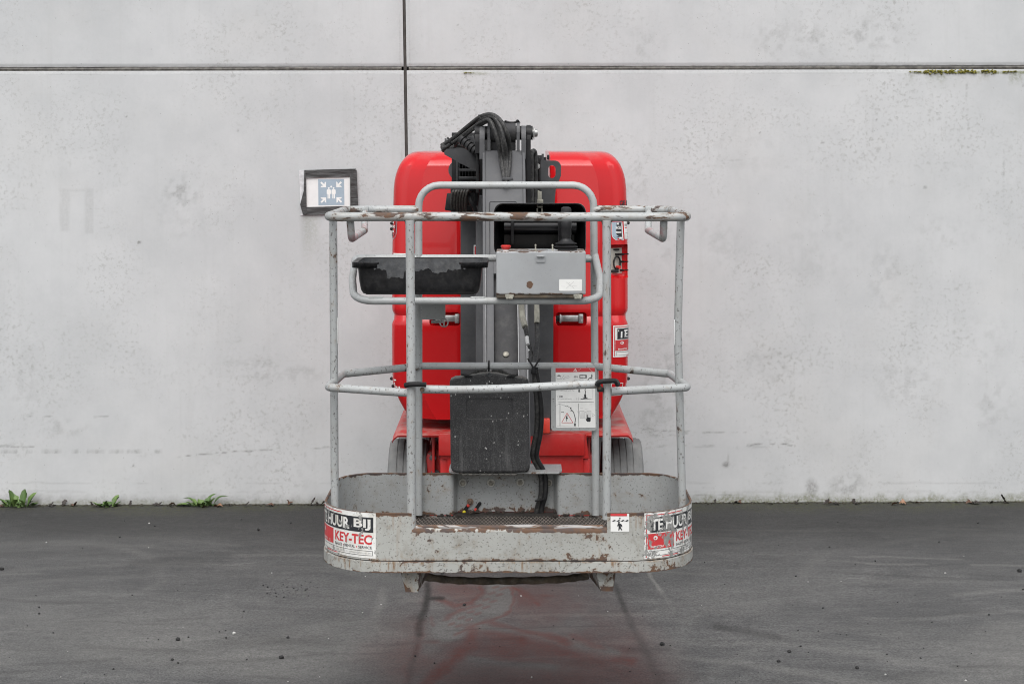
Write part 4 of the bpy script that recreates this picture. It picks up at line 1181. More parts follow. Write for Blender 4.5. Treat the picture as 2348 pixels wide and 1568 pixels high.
m = MB(); m.tube(spline([(hx(1155), hy - .02, hz2(135)), (hx(1210), hy - .02, hz2(150)), (hx(1255), hy - .02, hz2(145)), (hx(1272), hy - .02, hz2(130)), (hx(1288), hy - .01, hz2(155))], 5), .0045, 8); m.build('thin_wire', M['black'], jib)
# hoses over the head
def hose3(pts, rad, mat=M['rubber'], n=10, name='hose', parent=None, segs=6):
    m = MB(); m.tube(spline([Vector(p) for p in pts], segs), rad, n); return m.build(name, mat, parent or lift)
def jy(zy):      # depth just in front of the jib at this picture height
    z_ = hz2(zy); t = (JA.z - z_) / -jd.z if jd.z else 0
    return JA.y + jd.y * max(t, 0) - .024
hoses = [
    [(600, 352, 8.42), (700, 288, 8.38), (850, 165, 8.30), (945, 96, 8.22), (1040, 78, 8.14), (1120, 132, 8.10), (1180, 250, 8.09), (1205, 400, 0), (1198, 540, 0), (1180, 650, 0), (1178, 690, 0)],
    [(605, 384, 8.40), (720, 312, 8.36), (860, 205, 8.28), (955, 140, 8.20), (1020, 125, 8.13), (1062, 200, 8.10), (1104, 330, 8.10), (1130, 470, 0), (1152, 650, 0), (1154, 690, 0)],
    [(640, 370, 8.41), (745, 285, 8.38), (880, 165, 8.30), (960, 112, 8.21), (1050, 98, 8.13), (1115, 180, 8.09), (1155, 330, 8.08), (1176, 480, 0), (1170, 650, 0), (1168, 690, 0)],
    [(720, 352, 8.40), (745, 318, 8.36), (850, 228, 8.29), (950, 165, 8.22), (1025, 150, 8.16), (1086, 290, 8.13), (1112, 420, 0), (1136, 560, 0), (1160, 650, 0), (1162, 690, 0)],
    [(610, 362, 8.44), (690, 310, 8.42), (830, 195, 8.33), (940, 128, 8.25), (1040, 112, 8.17), (1105, 215, 8.13), (1140, 350, 8.10), (1160, 500, 0), (1164, 650, 0), (1166, 690, 0)]]
for k, h in enumerate(hoses):
    P3 = []
    for zx, zy, d in h:
        dd = d if d else jy(zy) - .006 * (k % 3)
        P3.append(Vector((XW(857.8 + zx * .2588, dd), dd, ZW(243 + zy * .2588, dd))))
    hose3(P3, .0080 if k else .0092)
for zx, zy, r_, d in ((952, 118, .020, 8.21), (672, 315, .018, 8.38)):
    m = MB(); c = Vector((XW(857.8 + zx * .2588, d), d, ZW(243 + zy * .2588, d)))
    ax_ = Vector((.75, -.1, .5)).normalized(); e1 = ax_.cross(Vector((0, 1, 0))).normalized(); e2 = ax_.cross(e1)
    m.tube([c + e1 * r_ * math.cos(a) + e2 * r_ * math.sin(a) for a in lin(0, 6.283, 20)], .0032, 8, cap=False); m.build('cable_tie', M['black'], lift)
dd = jy(645) - .014
m = MB(); m.box((XW(857.8 + 1184 * .2588, dd), dd, ZW(243 + 648 * .2588, dd)), (.046, .022, .012), .003); m.build('cable_tie', M['mast'], lift)
# turned hose ends at the left, spiral wrap and its bracket
for k, (dx, dz) in enumerate(((0, 0), (6, 22), (10, 10))):
    P3 = [Vector((hx(600 + dx), 8.40 + .02 * k, hz2(352 + dz))), Vector((hx(592 + dx), 8.44 + .02 * k, hz2(372 + dz))), Vector((hx(640 + dx), 8.50, hz2(372 + dz * .5))), Vector((hx(720), 8.54, hz2(345))), Vector((hx(800), 8.55, hz2(360)))]
    hose3(P3, .0105)
m = MB()
a = Vector((hx(765), 8.33, hz2(292))); b_ = Vector((hx(945), 8.26, hz2(432)))
for k in range(6):
    p0 = a.lerp(b_, k / 6); p1 = a.lerp(b_, (k + .86) / 6)
    m.tube([p0, p0.lerp(p1, .08), p0.lerp(p1, .92), p1], (lambda i, n: (.017, .021, .022, .018)[i]), 12)
m.build('spiral_sleeve', M['rubberclean'], lift)
m = MB()
bp = [(618, 402), (640, 382), (780, 376), (930, 440), (938, 606), (618, 432)]
m.prism([(hx(a_), hz2(b2)) for a_, b2 in bp], lambda u, v, w: Vector((u, 8.30 - (u - hx(930)) * -.35 + w, v)), .012)
hb = m.build('hose_bracket', M['mast'], lift, smooth=0)
m = MB(); m.box((hx(868), 8.36, hz2(318)), (.022, .01, .05), .002, (R(-20), 'Y')); m.build('bracket_tab', M['mast2'], hb); m = MB(); m.box((hx(618), 8.42, hz2(308)), (.008, .04, .02), .002); m.build('bracket_tab', M['mast2'], hb)
# coil of hoses beside the jib
cg = None
M['coil'] = plain('dusty brown black hose rubber', (0.042, 0.039, 0.035), 0.55, var=0.4, sc=45, dust=0.3)
for k in range(6):
    zx = 700 + k * 25
    P3 = [Vector((hx(zx - 26), 8.46, hz2(960))), Vector((hx(zx - 28), 8.40, hz2(860))), Vector((hx(zx - 14), 8.37, hz2(778))), Vector((hx(zx + 2), 8.38, hz2(760))), Vector((hx(zx + 10), 8.44, hz2(800))), Vector((hx(zx + 6), 8.50, hz2(900)))]
    m = MB(); m.tube(spline(P3, 6), .0056, 10)
    if cg is None: cg = m.build('hose_coil', M['coil'], lift)
    else: m.build('hose_loop', M['coil'], cg)
m = MB(); m.box((hx(665), 8.46, hz2(870)), (.045, .05, .075), .004, (R(8), 'Y')); m.build('coil_clip', M['black'], cg)
for P3 in ([(830, 800, 8.42), (850, 860, 8.40), (885, 930, 8.41), (900, 1000, 8.43)], [(845, 770, 8.46), (880, 760, 8.46), (900, 800, 8.47), (890, 900, 8.48)], [(760, 745, 8.44), (840, 750, 8.43), (905, 748, 8.44)]):
    m = MB(); m.tube(spline([Vector((hx(q[0]), q[2], hz2(q[1]))) for q in P3], 6), .010, 8); m.build('hose_loop', M['black'], cg)
m = MB(); m.box((hx(790), 8.56, hz2(840)), (.13, .03, .11), .003); m.build('coil_bracket', M['black'], cg)
# yellow-edged data strip glimpsed between the mast columns
p = Print(lambda u, v, h: Vector((XW(1086, 8.64) + u * .001, 8.648 - h * .0006, ZW(596, 8.64) + v * .001))); p.rect(WHITE, 0, 0, 16, 66); p.lay(); p.rect(RED, 4, 4, 12, 60); p.build('data_sticker', 'clean', mast)
p = Print(lambda u, v, h: Vector((XW(1109.5, 8.72) + u * .001, 8.775 - h * .0006, ZW(760, 8.72) + v * .001))); p.rect(WHITE, 0, 0, 9, 410); p.lay()
for k in range(12): p.rect((RED, BLACK, GRY)[k % 3], 1, 5 + k * 33, 8, 5 + k * 33 + 12)
p.build('data_sticker', 'clean', mast)

# ------------------------------------------------------------------ work basket: floor tub
XC = -.0125
ZT, ZS, ZB, ZF = .776, .623, .584, .619        # toe board top, seam, bottom rim, floor
def arc_pts(cx, cy, rx, ry, a0, a1, n):
    return [Vector((cx + rx * math.cos(R(a)), cy + ry * math.sin(R(a)))) for a in lin(a0, a1, n)]
def resample(pts, step):
    out = [pts[0]]; acc = 0.0
    for a, b_ in zip(pts[:-1], pts[1:]):
        L = (b_ - a).length; n = max(1, int(round(L / step)))
        for k in range(1, n + 1): out.append(a.lerp(b_, k / n))
    return out
HWID = .615
XE0, XE1 = XW(944, 6.25), XW(1392, 6.25)       # entrance between these
def plan(hw, yf, yr, pocket=True, full=False):
    P = []
    if full: P.append(Vector((0, yf)))
    else: P.append(Vector((XE0, yf)))
    P += arc_pts(XC - hw + .225, yf + .25, .225, .25, 270, 180, 16)
    P += arc_pts(XC - hw + .13, yr - .17, .13, .17, 180, 90, 14)
    if pocket:
        P += [Vector((-.223, yr)), Vector((-.217, yr + .004)), Vector((-.204, yr + .062)), Vector((-.198, yr + .066)), Vector((.151, yr + .066)), Vector((.157, yr + .062)), Vector((.170, yr + .004)), Vector((.176, yr))]
    P += arc_pts(XC + hw - .13, yr - .17, .13, .17, 90, 0, 14)
    P += arc_pts(XC + hw - .225, yf + .25, .225, .25, 360, 270, 16)
    P.append(Vector((0, yf)) if full else Vector((XE1, yf)))
    return P
def normals2(P, closed=False):
    N = []
    for i in range(len(P)):
        a = P[max(0, i - 1)] if not closed else P[i - 1]; b_ = P[min(len(P) - 1, i + 1)] if not closed else P[(i + 1) % len(P)]
        t = (b_ - a); t = t.normalized() if t.length > 1e-9 else Vector((1, 0))
        N.append(Vector((t.y, -t.x)) * -1)
    return N
def streaks(X, Y, Z):
    """rust that has run down from the seam and from the top edge"""
    u = X * 1.0 + np.where(np.abs(X - XC) > .42, Y * .9 * np.sign(X), 0)
    a = sst(vn(u * 150, u * 0 + 2, 91), .66, .86) * sst(fbm(u * 9, u * 0 + 5, 3, 92), .36, .58)
    L = .008 + .030 * vn(u * 90, u * 0 + 7, 93)
    low = a * (Z < ZS) * (1 - sst(ZS - Z, L * .7, L * 1.6)) * .95
    b_ = sst(vn(u * 130, u * 0 + 4, 94), .72, .90) * sst(fbm(u * 7, u * 0 + 1, 3, 95), .42, .6)
    L2 = .010 + .05 * vn(u * 70, u * 0 + 9, 96)
    high = b_ * (Z > ZS) * (1 - sst(ZT - Z, L2 * .5, L2 * 1.4)) * .7
    stain = (1 - sst(np.abs(Z - ZS), .001, .012)) * sst(fbm(u * 22, Z * 30, 3, 97), .42, .66) * .8
    return np.clip(np.maximum(np.maximum(low, high), stain), 0, 1)
def wrap_sheet(P, prof, mats, name, parent, wearf, smooth=40):
    """sheet metal following plan P; prof: (offset outward, z, material index)"""
    N = normals2(P)
    ctr = Vector((XC, 6.63))
    if (P[0] + N[0] - ctr).length < (P[0] - ctr).length: N = [-q for q in N]
    m = MB(); n = len(P); k = len(prof)
    V = [Vector((p.x + q.x * o, p.y + q.y * o, z_)) for p, q in zip(P, N) for (o, z_, mi) in prof]
    m.v = V
    for i in range(n - 1):
        for j in range(k - 1):
            m.f.append((i * k + j, i * k + j + 1, (i + 1) * k + j + 1, (i + 1) * k + j)); m.m.append(prof[j][2])
    for e in (0, n - 1):
        h = k // 2
        for j in range(k // 2 - 1):
            m.f.append((e * k + j, e * k + j + 1, e * k + k - 2 - j, e * k + k - 1 - j)); m.m.append(0)
    o = m.build(name, mats, parent, smooth=smooth)
    me = o.data
    co_ = np.zeros(len(me.vertices) * 3); me.vertices.foreach_get('co', co_); co_ = co_.reshape(-1, 3)
    attr(me, 'wear', wearf(co_[:, 0], co_[:, 1], co_[:, 2]))
    attr(me, 'streak', streaks(co_[:, 0], co_[:, 1], co_[:, 2]))
    return o
PT = resample(plan(HWID, 6.25, 7.02), .006)
def wear_toe(X, Y, Z):
    n = fbm(X * 16, Y * 16 + Z * 22, 4, 71); n2 = fbm(X * 5, Y * 5 + Z * 3, 3, 72)
    w = sst(Z, ZT - .012, ZT - .001) * (.35 + .9 * n)
    w = np.maximum(w, (1 - sst(Z, ZS + .001, ZS + .014)) * (1.6 * n * n + .1) * sst(n2, .38, .6))
    w = np.maximum(w, sst(Y, 6.98, 7.03) * (1 - sst(Z, ZF + .005, ZF + .035)) * (.25 + .8 * n))
    w = np.maximum(w, .24 * n2)
    c = np.hypot(X - (XC - .55), (Y - 6.95)) ; w = np.maximum(w, (1 - sst(c, .0, .10)) * .35 * n)
    return np.clip(w, 0, 1)
zt_ = lin(ZS, ZT - .003, 16)
prof = [(0, z_, 0) for z_ in zt_] + [(.001, ZT, 1), (-.004, ZT + .001, 1), (-.007, ZT - .002, 1)] + [(-.005, z_, 1) for z_ in zt_[::-1]]
basket = wrap_sheet(PT, prof, [M['toe'], M['inner']], 'basket_tub', lift, wear_toe)
basket['label'] = 'chipped grey toe board of the basket with rental stickers'
# lower rim band, standing a little proud
PSK = resample(plan(HWID + .004, 6.246, 7.024, False, True), .004)
def wear_skirt(X, Y, Z):
    n = fbm(X * 14, Y * 14 + Z * 10, 4, 73)
    w = (1 - sst(Z, ZB + .001, ZB + .008)) * (.30 + .85 * n)
    w = np.maximum(w, sst(Z, ZS - .007, ZS - .002) * (.15 + 1.2 * n * n))
    return np.clip(np.maximum(w, .30 * fbm(X * 6, Y * 6, 3, 74)), 0, 1)
zz2 = lin(ZB, ZS - .0045, 9)
wrap_sheet(PSK, [(0, z_, 0) for z_ in zz2] + [(-.006, ZS - .003, 0), (-.010, ZS - .004, 0)] + [(-.006, z_, 0) for z_ in zz2[::-1]], [M['toe']], 'rim_band', basket, wear_skirt)
# entrance sill: lower front plate with a rounded worn step
ZSI = ZW(1206, 6.27)
m = MB()
us = lin(XE0, XE1, 220); vs_ = lin(ZS + .001, ZSI - .014, 16)
m.grid(lambda u, v: Vector((u, 6.2495, v)), us, vs_); m.mi = 0
k0 = len(m.v)
def lip(u, t): a = t * math.pi / 2; return Vector((u, 6.2495 + .014 * (1 - math.cos(a)), ZSI - .014 + .014 * math.sin(a)))
m.grid(lip, us, lin(0, 1, 6))
m.grid(lambda u, v: Vector((u, v, ZSI)), us, lin(6.2635, 6.285, 4))
m.grid(lambda u, v: Vector((u, 6.285, v)), us, lin(ZF, ZSI, 6))
o = m.build('entrance_sill', M['toe'], basket, smooth=50, fix=False)
co_ = np.array([v.co for v in o.data.vertices])
nn = fbm(co_[:, 0] * 13, co_[:, 2] * 60, 4, 75)
attr(o.data, 'wear', np.clip(np.maximum(sst(co_[:, 2], ZSI - .021, ZSI - .013) * (.30 + .6 * nn), np.maximum((1 - sst(co_[:, 2], ZS + .001, ZS + .014)) * (.1 + 1.4 * nn * nn), .26 * nn)), 0, 1))
attr(o.data, 'streak', streaks(co_[:, 0], co_[:, 1], co_[:, 2]) * (co_[:, 2] < ZSI - .03))
m = MB(); m.tube([(u, 6.262 + .0015 * math.sin(u * 40), ZSI - .002 + .001 * math.sin(u * 23)) for u in lin(XE0 + .012, XE1 - .012, 40)], .0085, 10); m.build('worn_step_edge', M['silver'], basket)
# floor: plate below, raised mesh above
m = MB()
fp = [Vector((p.x, p.y)) for p in plan(HWID - .008, 6.262, 7.012, False, True)]
m.prism([(p.x, p.y) for p in fp[:-1]], lambda u, v, w: Vector((u, v, ZF - .02 + w)), .014)
m.box((-.023, 7.047, ZF - .004), (.385, .085, .012))
m.build('floor_plate', plain('dirty floor', (.028, .024, .02), .8, var=.4, sc=20), basket)
m = MB()
pitch, row = .0135, .030
for j in range(11):
    yy = 6.72 + j * row
    if yy > 7.0: break
    for i in range(-45, 45):
        xx = XC + (i + .5 * (j % 2)) * pitch
        if abs(xx - XC) > .57: continue
        s = .0036
        # a twisted strand: two sloped quads meeting in a raised knuckle
        a = Vector((xx - pitch * .5, yy - row * .5, ZF - .002)); b_ = Vector((xx, yy, ZF + .0030)); c = Vector((xx + pitch * .5, yy - row * .5, ZF - .002))
        w = Vector((0, .009, .0005))
        m.add([a, b_, b_ + w, a + w], [(0, 1, 2, 3)]); m.add([b_, c, c + w, b_ + w], [(0, 1, 2, 3)])
o = m.build('floor_mesh', plain('rusty brown tread mesh', (.21, .18, .155), .75, var=.4, sc=25, dust=.1), basket, smooth=0, fix=False)
o['kind'] = 'stuff'
# debris along the back of the floor
m = MB()
for k in range(90):
    xx = random.uniform(-.36, .30); yy = 7.0 + random.uniform(-.02, .008)
    if -.17 < xx < .13: yy += .058
    s = random.uniform(.002, .007)
    m.box((xx, yy, ZF + .004 + s * .4), (s * random.uniform(1, 3), s, s), 0, (random.uniform(0, 3), 'Z'))
for k in range(9): m.box((-.155 + random.uniform(-.015, .03), 7.055 + random.uniform(-.02, .01), ZF + .005 + random.uniform(0, .006)), (.022, .008, .004), .001, (random.uniform(-1, 1), 'Y'))
o = m.build('floor_dirt', plain('dark dirt', (.035, .028, .022), .9, var=.4), basket, smooth=0); o['kind'] = 'stuff'
# shelf over the pocket, bolts, slots
m = MB()
sh = [(XW(1036, 7.0), 6.985), (XW(1281, 7.0), 6.985), (XW(1288, 7.06), 7.03), (XW(1288, 7.06), 7.16), (XW(1030, 7.06), 7.16), (XW(1030, 7.06), 7.03)]
m.prism(sh, lambda u, v, w: Vector((u, v, ZT + .002 + w)), .006)
o = m.build('shelf', M['post'], basket, smooth=0)
YP = 7.076
M['washer'] = plain('pale washer', (.46, .45, .41), .45, metal=.3, var=.2, sc=60)
for px, py in ((1061, 1106), (1126, 1106), (1193, 1105), (1258, 1106)):
    m = MB(); c = Vector((XW(px, YP), YP, ZW(py, YP)))
    T = Matrix.Translation(c) @ Matrix.Rotation(R(90), 4, 'X')
    m.lathe([(.0145, -.002), (.0145, .003), (.0138, .0045)], T, 20); m.build('washer', M['washer'], basket); m = MB(); m.lathe([(.0100, .003), (.0100, .011), (.0085, .012)], T, 6); m.lathe([(.0048, .010), (.0048, .018), (.004, .019)], T, 12)
    m.build('bolt', M['nut'], basket)
m = MB(); c = Vector((XW(1078, YP), YP, ZW(1150, YP))); T = Matrix.Translation(c) @ Matrix.Rotation(R(90), 4, 'X')
m.lathe([(.0125, -.002), (.0125, .004)], T, 20); m.lathe([(.007, .003), (.007, .014), (.004, .02)], T, 8); m.build('bolt', plain('rusty bolt', (.16, .11, .08), .7, var=.4, sc=60), basket)
for (cx, cy, L, dots) in ((1071, 1162, .040, (('yellowdot', -.011, -.017), ('reddot', .004, .006))), (1096, 1160, .036, (('reddot', -.009, -.012), ('black', .007, .011)))):
    m = MB(); c = Vector((XW(cx, YP), YP - .0015, ZW(cy, YP)))
    ang = R(56); dx_ = Vector((math.cos(ang), 0, math.sin(ang))); dn = Vector((-math.sin(ang), 0, math.cos(ang)))
    pts = [(L / 2 - .006 + .0062 * math.sin(t), .0062 * math.cos(t)) for t in lin(0, math.pi, 8)] + [(-L / 2 + .006 - .0062 * math.sin(t), -.0062 * math.cos(t)) for t in lin(0, math.pi, 8)]
    m.prism(pts, lambda u, v, w: c + dx_ * u + dn * v + Vector((0, w, 0)), .003); m.build('slot', M['black'], basket, smooth=0)
    for mt, ox, oz in dots:
        q = MB(); q.lathe([(.0056, 0), (.0056, .003), (.004, .004)], Matrix.Translation(c + Vector((ox, 0, oz))) @ Matrix.Rotation(R(90), 4, 'X'), 14); q.build('plug', M[mt], basket)
# forks below
for pts, xin in (([(917, 1312), (966, 1312), (958, 1357), (930, 1357)], XW(989, 6.72)), ([(1413, 1312), (1364, 1312), (1378, 1355), (1406, 1355)], XW(1338, 6.72))):
    m = MB()
    F = [W(px, py, 6.30) for px, py in pts]
    F = [Vector((p.x, p.y, p.z if k > 1 else ZB + .004)) for k, p in enumerate(F)]
    zl = .492
    B = [Vector((F[0].x, 6.72, ZB + .004)), Vector((xin, 6.72, ZB + .004)), Vector((xin, 6.72, zl)), Vector((F[3].x, 6.72, zl))]
    def q3(a_, b_, c_, d_):
        m.grid(lambda u, v: a_.lerp(b_, u).lerp(d_.lerp(c_, u), v), lin(0, 1, 14), lin(0, 1, 14))
    q3(*F); q3(*B); q3(F[0], B[0], B[3], F[3]); q3(F[1], B[1], B[2], F[2]); q3(F[3], F[2], B[2], B[3])
    o = m.build('foot', M['toe'], basket, smooth=0)
    cc_ = np.array([v.co for v in o.data.vertices]); nn_ = fbm(cc_[:, 0] * 30, cc_[:, 1] * 12 + cc_[:, 2] * 30, 3, 78)
    zmin = F[2].z
    w0 = (1 - sst(cc_[:, 2], zmin + .004, zmin + .030)) * (.3 + .6 * nn_)
    for e in (F[0], F[1]):
        tx = e.x + ((F[3] if e is F[0] else F[2]).x - e.x) * (e.z - cc_[:, 2]) / (e.z - zmin)
        w0 = np.maximum(w0, (1 - sst(np.abs(cc_[:, 0] - tx) + np.abs(cc_[:, 1] - 6.30), .001, .008)) * (.35 + .5 * nn_))
    attr(o.data, 'wear', np.clip(np.maximum(w0, .50 * nn_), 0, 1))
m = MB(); m.tube(spline([W(975, 1322, 6.68), W(1050, 1330, 6.68), W(1174, 1331, 6.68), W(1290, 1327, 6.68), W(1350, 1319, 6.68)], 8), (lambda i, n: .013 + .0015 * math.sin(i * 1.7)), 12); m.build('cross_bar', M['rustbar'], basket)
# stickers on the tub
arcL = [0.0]
for a, b_ in zip(PT[:-1], PT[1:]): arcL.append(arcL[-1] + (b_ - a).length)
NT = normals2(PT)
if (PT[0] + NT[0] - Vector((XC, 6.63))).length < (PT[0] - Vector((XC, 6.63))).length: NT = [-q for q in NT]
def on_tub(s, z_, h):
    s = min(max(s, 0), arcL[-1] - 1e-4)
    lo, hi = 0, len(arcL) - 1
    while hi - lo > 1:
        mid = (lo + hi) // 2
        if arcL[mid] <= s: lo = mid
        else: hi = mid
    t = (s - arcL[lo]) / max(1e-9, arcL[hi] - arcL[lo])
    p = PT[lo].lerp(PT[hi], t); n = NT[lo].lerp(NT[hi], t).normalized()
    o = .0012 + h * .0007
    return Vector((p.x + n.x * o, p.y + n.y * o, z_))
sL = XE0 - XW(862, 6.26)                       # right edge of the left sheet, measured from the entrance
hire_sheet(lambda u, v, h: on_tub(sL + (265 - u) * .00116, ZS + .006 + v * .00099, h), 'hire_sticker', 'worn', basket)
sR = arcL[-1] - (XW(1477, 6.27) - XE1)
hire_sheet(lambda u, v, h: on_tub(sR - u * .00108, ZS + .004 + v * .00100, h), 'hire_sticker', 'torn', basket)['label'] = 'torn rental sticker at the right end'
sP = arcL[-1] - (XW(1400, 6.25) - XE1)
p = Print(lambda u, v, h: on_tub(sP - u * .001, ZW(1218, 6.25) + v * .001, h))
p.rect(WHITE, 0, 0, 60, 58); p.lay(); p.rect(RED, 0, 50, 53, 58)
for k in range(4): p.poly(BLACK, [(5 + k * 14, 33), (11 + k * 14, 38), (17 + k * 14, 38), (11 + k * 14, 33)])
p.line(BLACK, [(5, 33), (58, 33)], .8); p.line(BLACK, [(30, 38), (30, 44)], 1.5); p.disc(BLACK, 30, 43, 2.2)
p.disc(BLACK, 27, 29, 3); p.poly(BLACK, [(24, 26), (32, 26), (37, 22), (38, 15), (35, 15), (33, 20), (33, 14), (38, 5), (35, 4), (30, 11), (28, 4), (25, 4), (26, 14), (25, 20), (23, 17), (21, 18)])
p.build('warning_sticker', 'scuffed', basket)

# ------------------------------------------------------------------ guard rails
TR = .0148
def tube_obj(name, pts, r, mat, parent, fil=0.0, n=14):
    m = MB(); m.tube(pts, r, n, fil); return m.build(name, mat, parent, smooth=50)
ZR = 1.7325
YF, YR = 6.28, 6.985
xL, xR = XW(752, 6.30), XW(1577, 6.30)
xAL, xAR = XW(960, 6.985), XW(1361, 6.985)
rail = tube_obj('guard_rail', [(xL + .30, YF, ZR + .001), (xL, YF, ZR), (xL + .004, YR - .07, ZR), (xL + .10, YR, ZR), (xAL, YR, ZR)][::-1] + [(xR - .4, YF, ZR), (xR, YF, ZR), (xR - .004, YR - .07, ZR), (xR - .10, YR, ZR), (xAR, YR, ZR)], TR, M['rail'], lift, .055)
rail['label'] = 'grey top rail of the basket with flaked paint'
# arch at the back, its legs run down to the floor
tube_obj('back_arch', [(xAL, YR, ZF + .01), (xAL, YR, ZW(425, YR)), (xAR, YR, ZW(425, YR)), (xAR + .008, YR, ZF + .01)], .0135, M['tube'], rail, .075)
# middle rail
ZM = 1.1685
def mid(pxs):
    return [W(px, py, d) for px, py, d in pxs]
tube_obj('mid_rail', mid([(945, 901, 6.265), (752, 888, 6.35), (787, 857, 6.74), (960, 840, 6.97)]), .0135, M['post'], rail, .030)
tube_obj('mid_rail', mid([(1400, 897, 6.265), (1577, 888, 6.35), (1536, 857, 6.74), (1366, 840, 6.97)]), .0135, M['post'], rail, .030)
tube_obj('mid_rail', [W(960, 839, 6.985), W(1366, 839, 6.985)], .0132, M['tube'], rail)
m = MB(); m.tube(spline([W(965, 892, 6.27), W(1060, 893, 6.262), W(1174, 890, 6.258), W(1290, 884, 6.262), W(1376, 880, 6.27)], 8), .0135, 14); m.build('gate_bar', M['post'], rail)
# posts
for px0, py0, px1, py1, d, r_ in ((940, 505, 943, 1218, 6.265, .0148), (1391, 505, 1391, 1190, 6.265, .0140)):
    tube_obj('post', [W(px0, py0, d), W((px0 + px1) / 2 + 1, (py0 + py1) / 2, d), W(px1, py1, d)], r_, M['post'] if px0 < 1000 else M['postchipped'], rail)
tube_obj('post', [W(764, 505, 6.48), W(766, 860, 6.49), W(768, 1215, 6.50)], .0135, M['post'], rail)
tube_obj('post', [W(1561, 505, 6.48), W(1554, 760, 6.49), W(1558, 900, 6.49), W(1566, 1215, 6.50)], .0135, M['post'], rail)
# weld collars
M['weld'] = plain('rusty weld', (.16, .12, .09), .7, var=.5, sc=60)
for (px, d) in ((940, 6.28), (1391, 6.28)):
    m = MB(); c = W(px, 512, d); m.lathe([(.0145, -.014), (.0165, -.006), (.021, .002)], Matrix.Translation((c.x, d, ZR - .012)), 16); m.build('weld', M['weld'], rail)
# hand grips below the rail
for sgn in (-1, 1):
    q = [W(803, 505, 6.30), W(806, 548, 6.32), W(836, 528, 6.80), W(836, 484, 6.97)] if sgn < 0 else [W(1522, 505, 6.30), W(1521, 548, 6.32), W(1486, 528, 6.80), W(1488, 484, 6.97)]
    tube_obj('hand_grip', q, .0125, M['grip'], rail, .035)
    m = MB(); c = W(836 if sgn < 0 else 1488, 483, 6.962); m.box((c.x, c.y - .008, c.z + .004), (.03, .012, .026), .005); m.build('grip_boss', M['tube'], rail)
# tray and console support loop
lp = [W(1352, 592, 6.99), W(815, 592, 6.985), W(808, 640, 6.80), W(812, 690, 6.64), W(1374, 690, 6.64), W(1376, 640, 6.85), W(1364, 585, 6.99)]
tube_obj('support_loop', lp, .0132, M['tube'], rail, [0, .02, .06, .075, .075, .06, 0])
m = MB(); m.tube([W(1340, 594, 6.985), W(1366, 594, 6.985)], .0125, 12); m.build('rail_stub', M['tube'], rail)
# ribbed sleeves on the gate hinges
def ribbed(pts, r_, n, name):
    m = MB()
    P = spline(pts, 10)
    L = len(P)
    Q = []
    for i in range(L - 1):
        for k in range(3): Q.append(P[i].lerp(P[i + 1], k / 3))
    Q.append(P[-1])
    m.tube(Q, (lambda i, k: r_ * (1.0 if i % 3 else .86)), 12)
    return m.build(name, M['rubberclean'], rail, smooth=25)
ribbed([W(928, 884, 6.245), W(940, 881, 6.24), W(960, 881, 6.24), W(977, 882, 6.245)], .0085, 10, 'rubber_sleeve')
ribbed([W(1369, 884, 6.245), W(1374, 876, 6.24), W(1395, 873, 6.235), W(1412, 874, 6.24), W(1417, 883, 6.25)], .0085, 10, 'rubber_sleeve')
M['rustbrown'] = plain('rust brown', (.12, .08, .055), .8, var=.4, sc=50)
for px, py in ((968, 893), (1375, 888)):
    m = MB(); c = W(px, py, 6.255); m.lathe([(.006, -.006), (.008, 0), (.006, .006)], Matrix.Translation(c) @ Matrix.Rotation(R(90), 4, 'X'), 10); m.build('hinge_bolt', M['rustbrown'], rail)
m = MB(); m.box(W(1377, 893, 6.26), (.022, .02, .014), .003); m.build('hinge_block', M['black'], rail)
# hanger plate with key ring
m = MB(); m.box((XW(993, 6.9), 6.93, ZW(717, 6.9)), (XW(1021, 6.9) - XW(966, 6.9), .006, ZW(700, 6.9) - ZW(735, 6.9)), .001)
m.build('hanger_plate', M['tube'], rail)
m = MB(); c = W(1018, 740, 6.88); m.tube([c + Vector((math.cos(a) * .0145, 0, math.sin(a) * .0145)) for a in lin(0, 6.283, 24)], .0022, 8, cap=False); m.tube([c + Vector((0, 0, .018)), c + Vector((0, 0, -.013))], .0022, 8); m.tube([c + Vector((-.045, .01, .002)), c + Vector((-.004, 0, .004))], .005, 8); m.build('key_ring', M['zinc'], rail)
# printed strips on the end posts
for px, py, sgn in ((775, 758, -1), (1546, 762, 1)):
    m = MB(); c = W(px, py, 6.485); m.box(c, (.003, .010, .085), .001); m.build('reflector', M['white'], rail)

# ------------------------------------------------------------------ tool tray
YT0, YT1 = 6.62, 6.90
zr = 1.561; zb_ = 1.452
def tray_ring(zv, x0, x1, y0, y1, r_): return [Vector((p[0], p[1], zv)) for p in rrect(x0, y0, x1, y1, r_, 5)]
xa, xb = XW(818, YT0), XW(1106, YT0)
rings = []
for t, z_ in ((0, zb_), (.03, zb_ + .004), (.10, zb_ + .016), (.4, zb_ + .045), (.7, zb_ + .075), (1.0, zr)):
    inn = .010 * (1 - t) + {0: .016, .03: .008, .10: .002}.get(t, 0)
    rings.append(tray_ring(z_, xa + inn, xb - inn, YT0 + inn, YT1 - inn * .6, .030))
m = MB(); n = len(rings[0])
jag = {}
rnd = random.Random(5)
def notch(p):
    """the front wall is broken away along an uneven line"""
    if p.y < YT0 + .012 and xa + .055 < p.x < xb - .055:
        u = (p.x - xa) / (xb - xa)
        base = ZW(618, YT0)
        if .24 < u < .37: base = ZW(637, YT0)
        elif .37 <= u < .50: base = ZW(621, YT0)
        elif .6 < u < .72: base = ZW(625, YT0)
        return base + .0026 * (math.sin(u * 47) + .6 * math.sin(u * 113 + 1) + .5 * math.sin(u * 211))
    return None
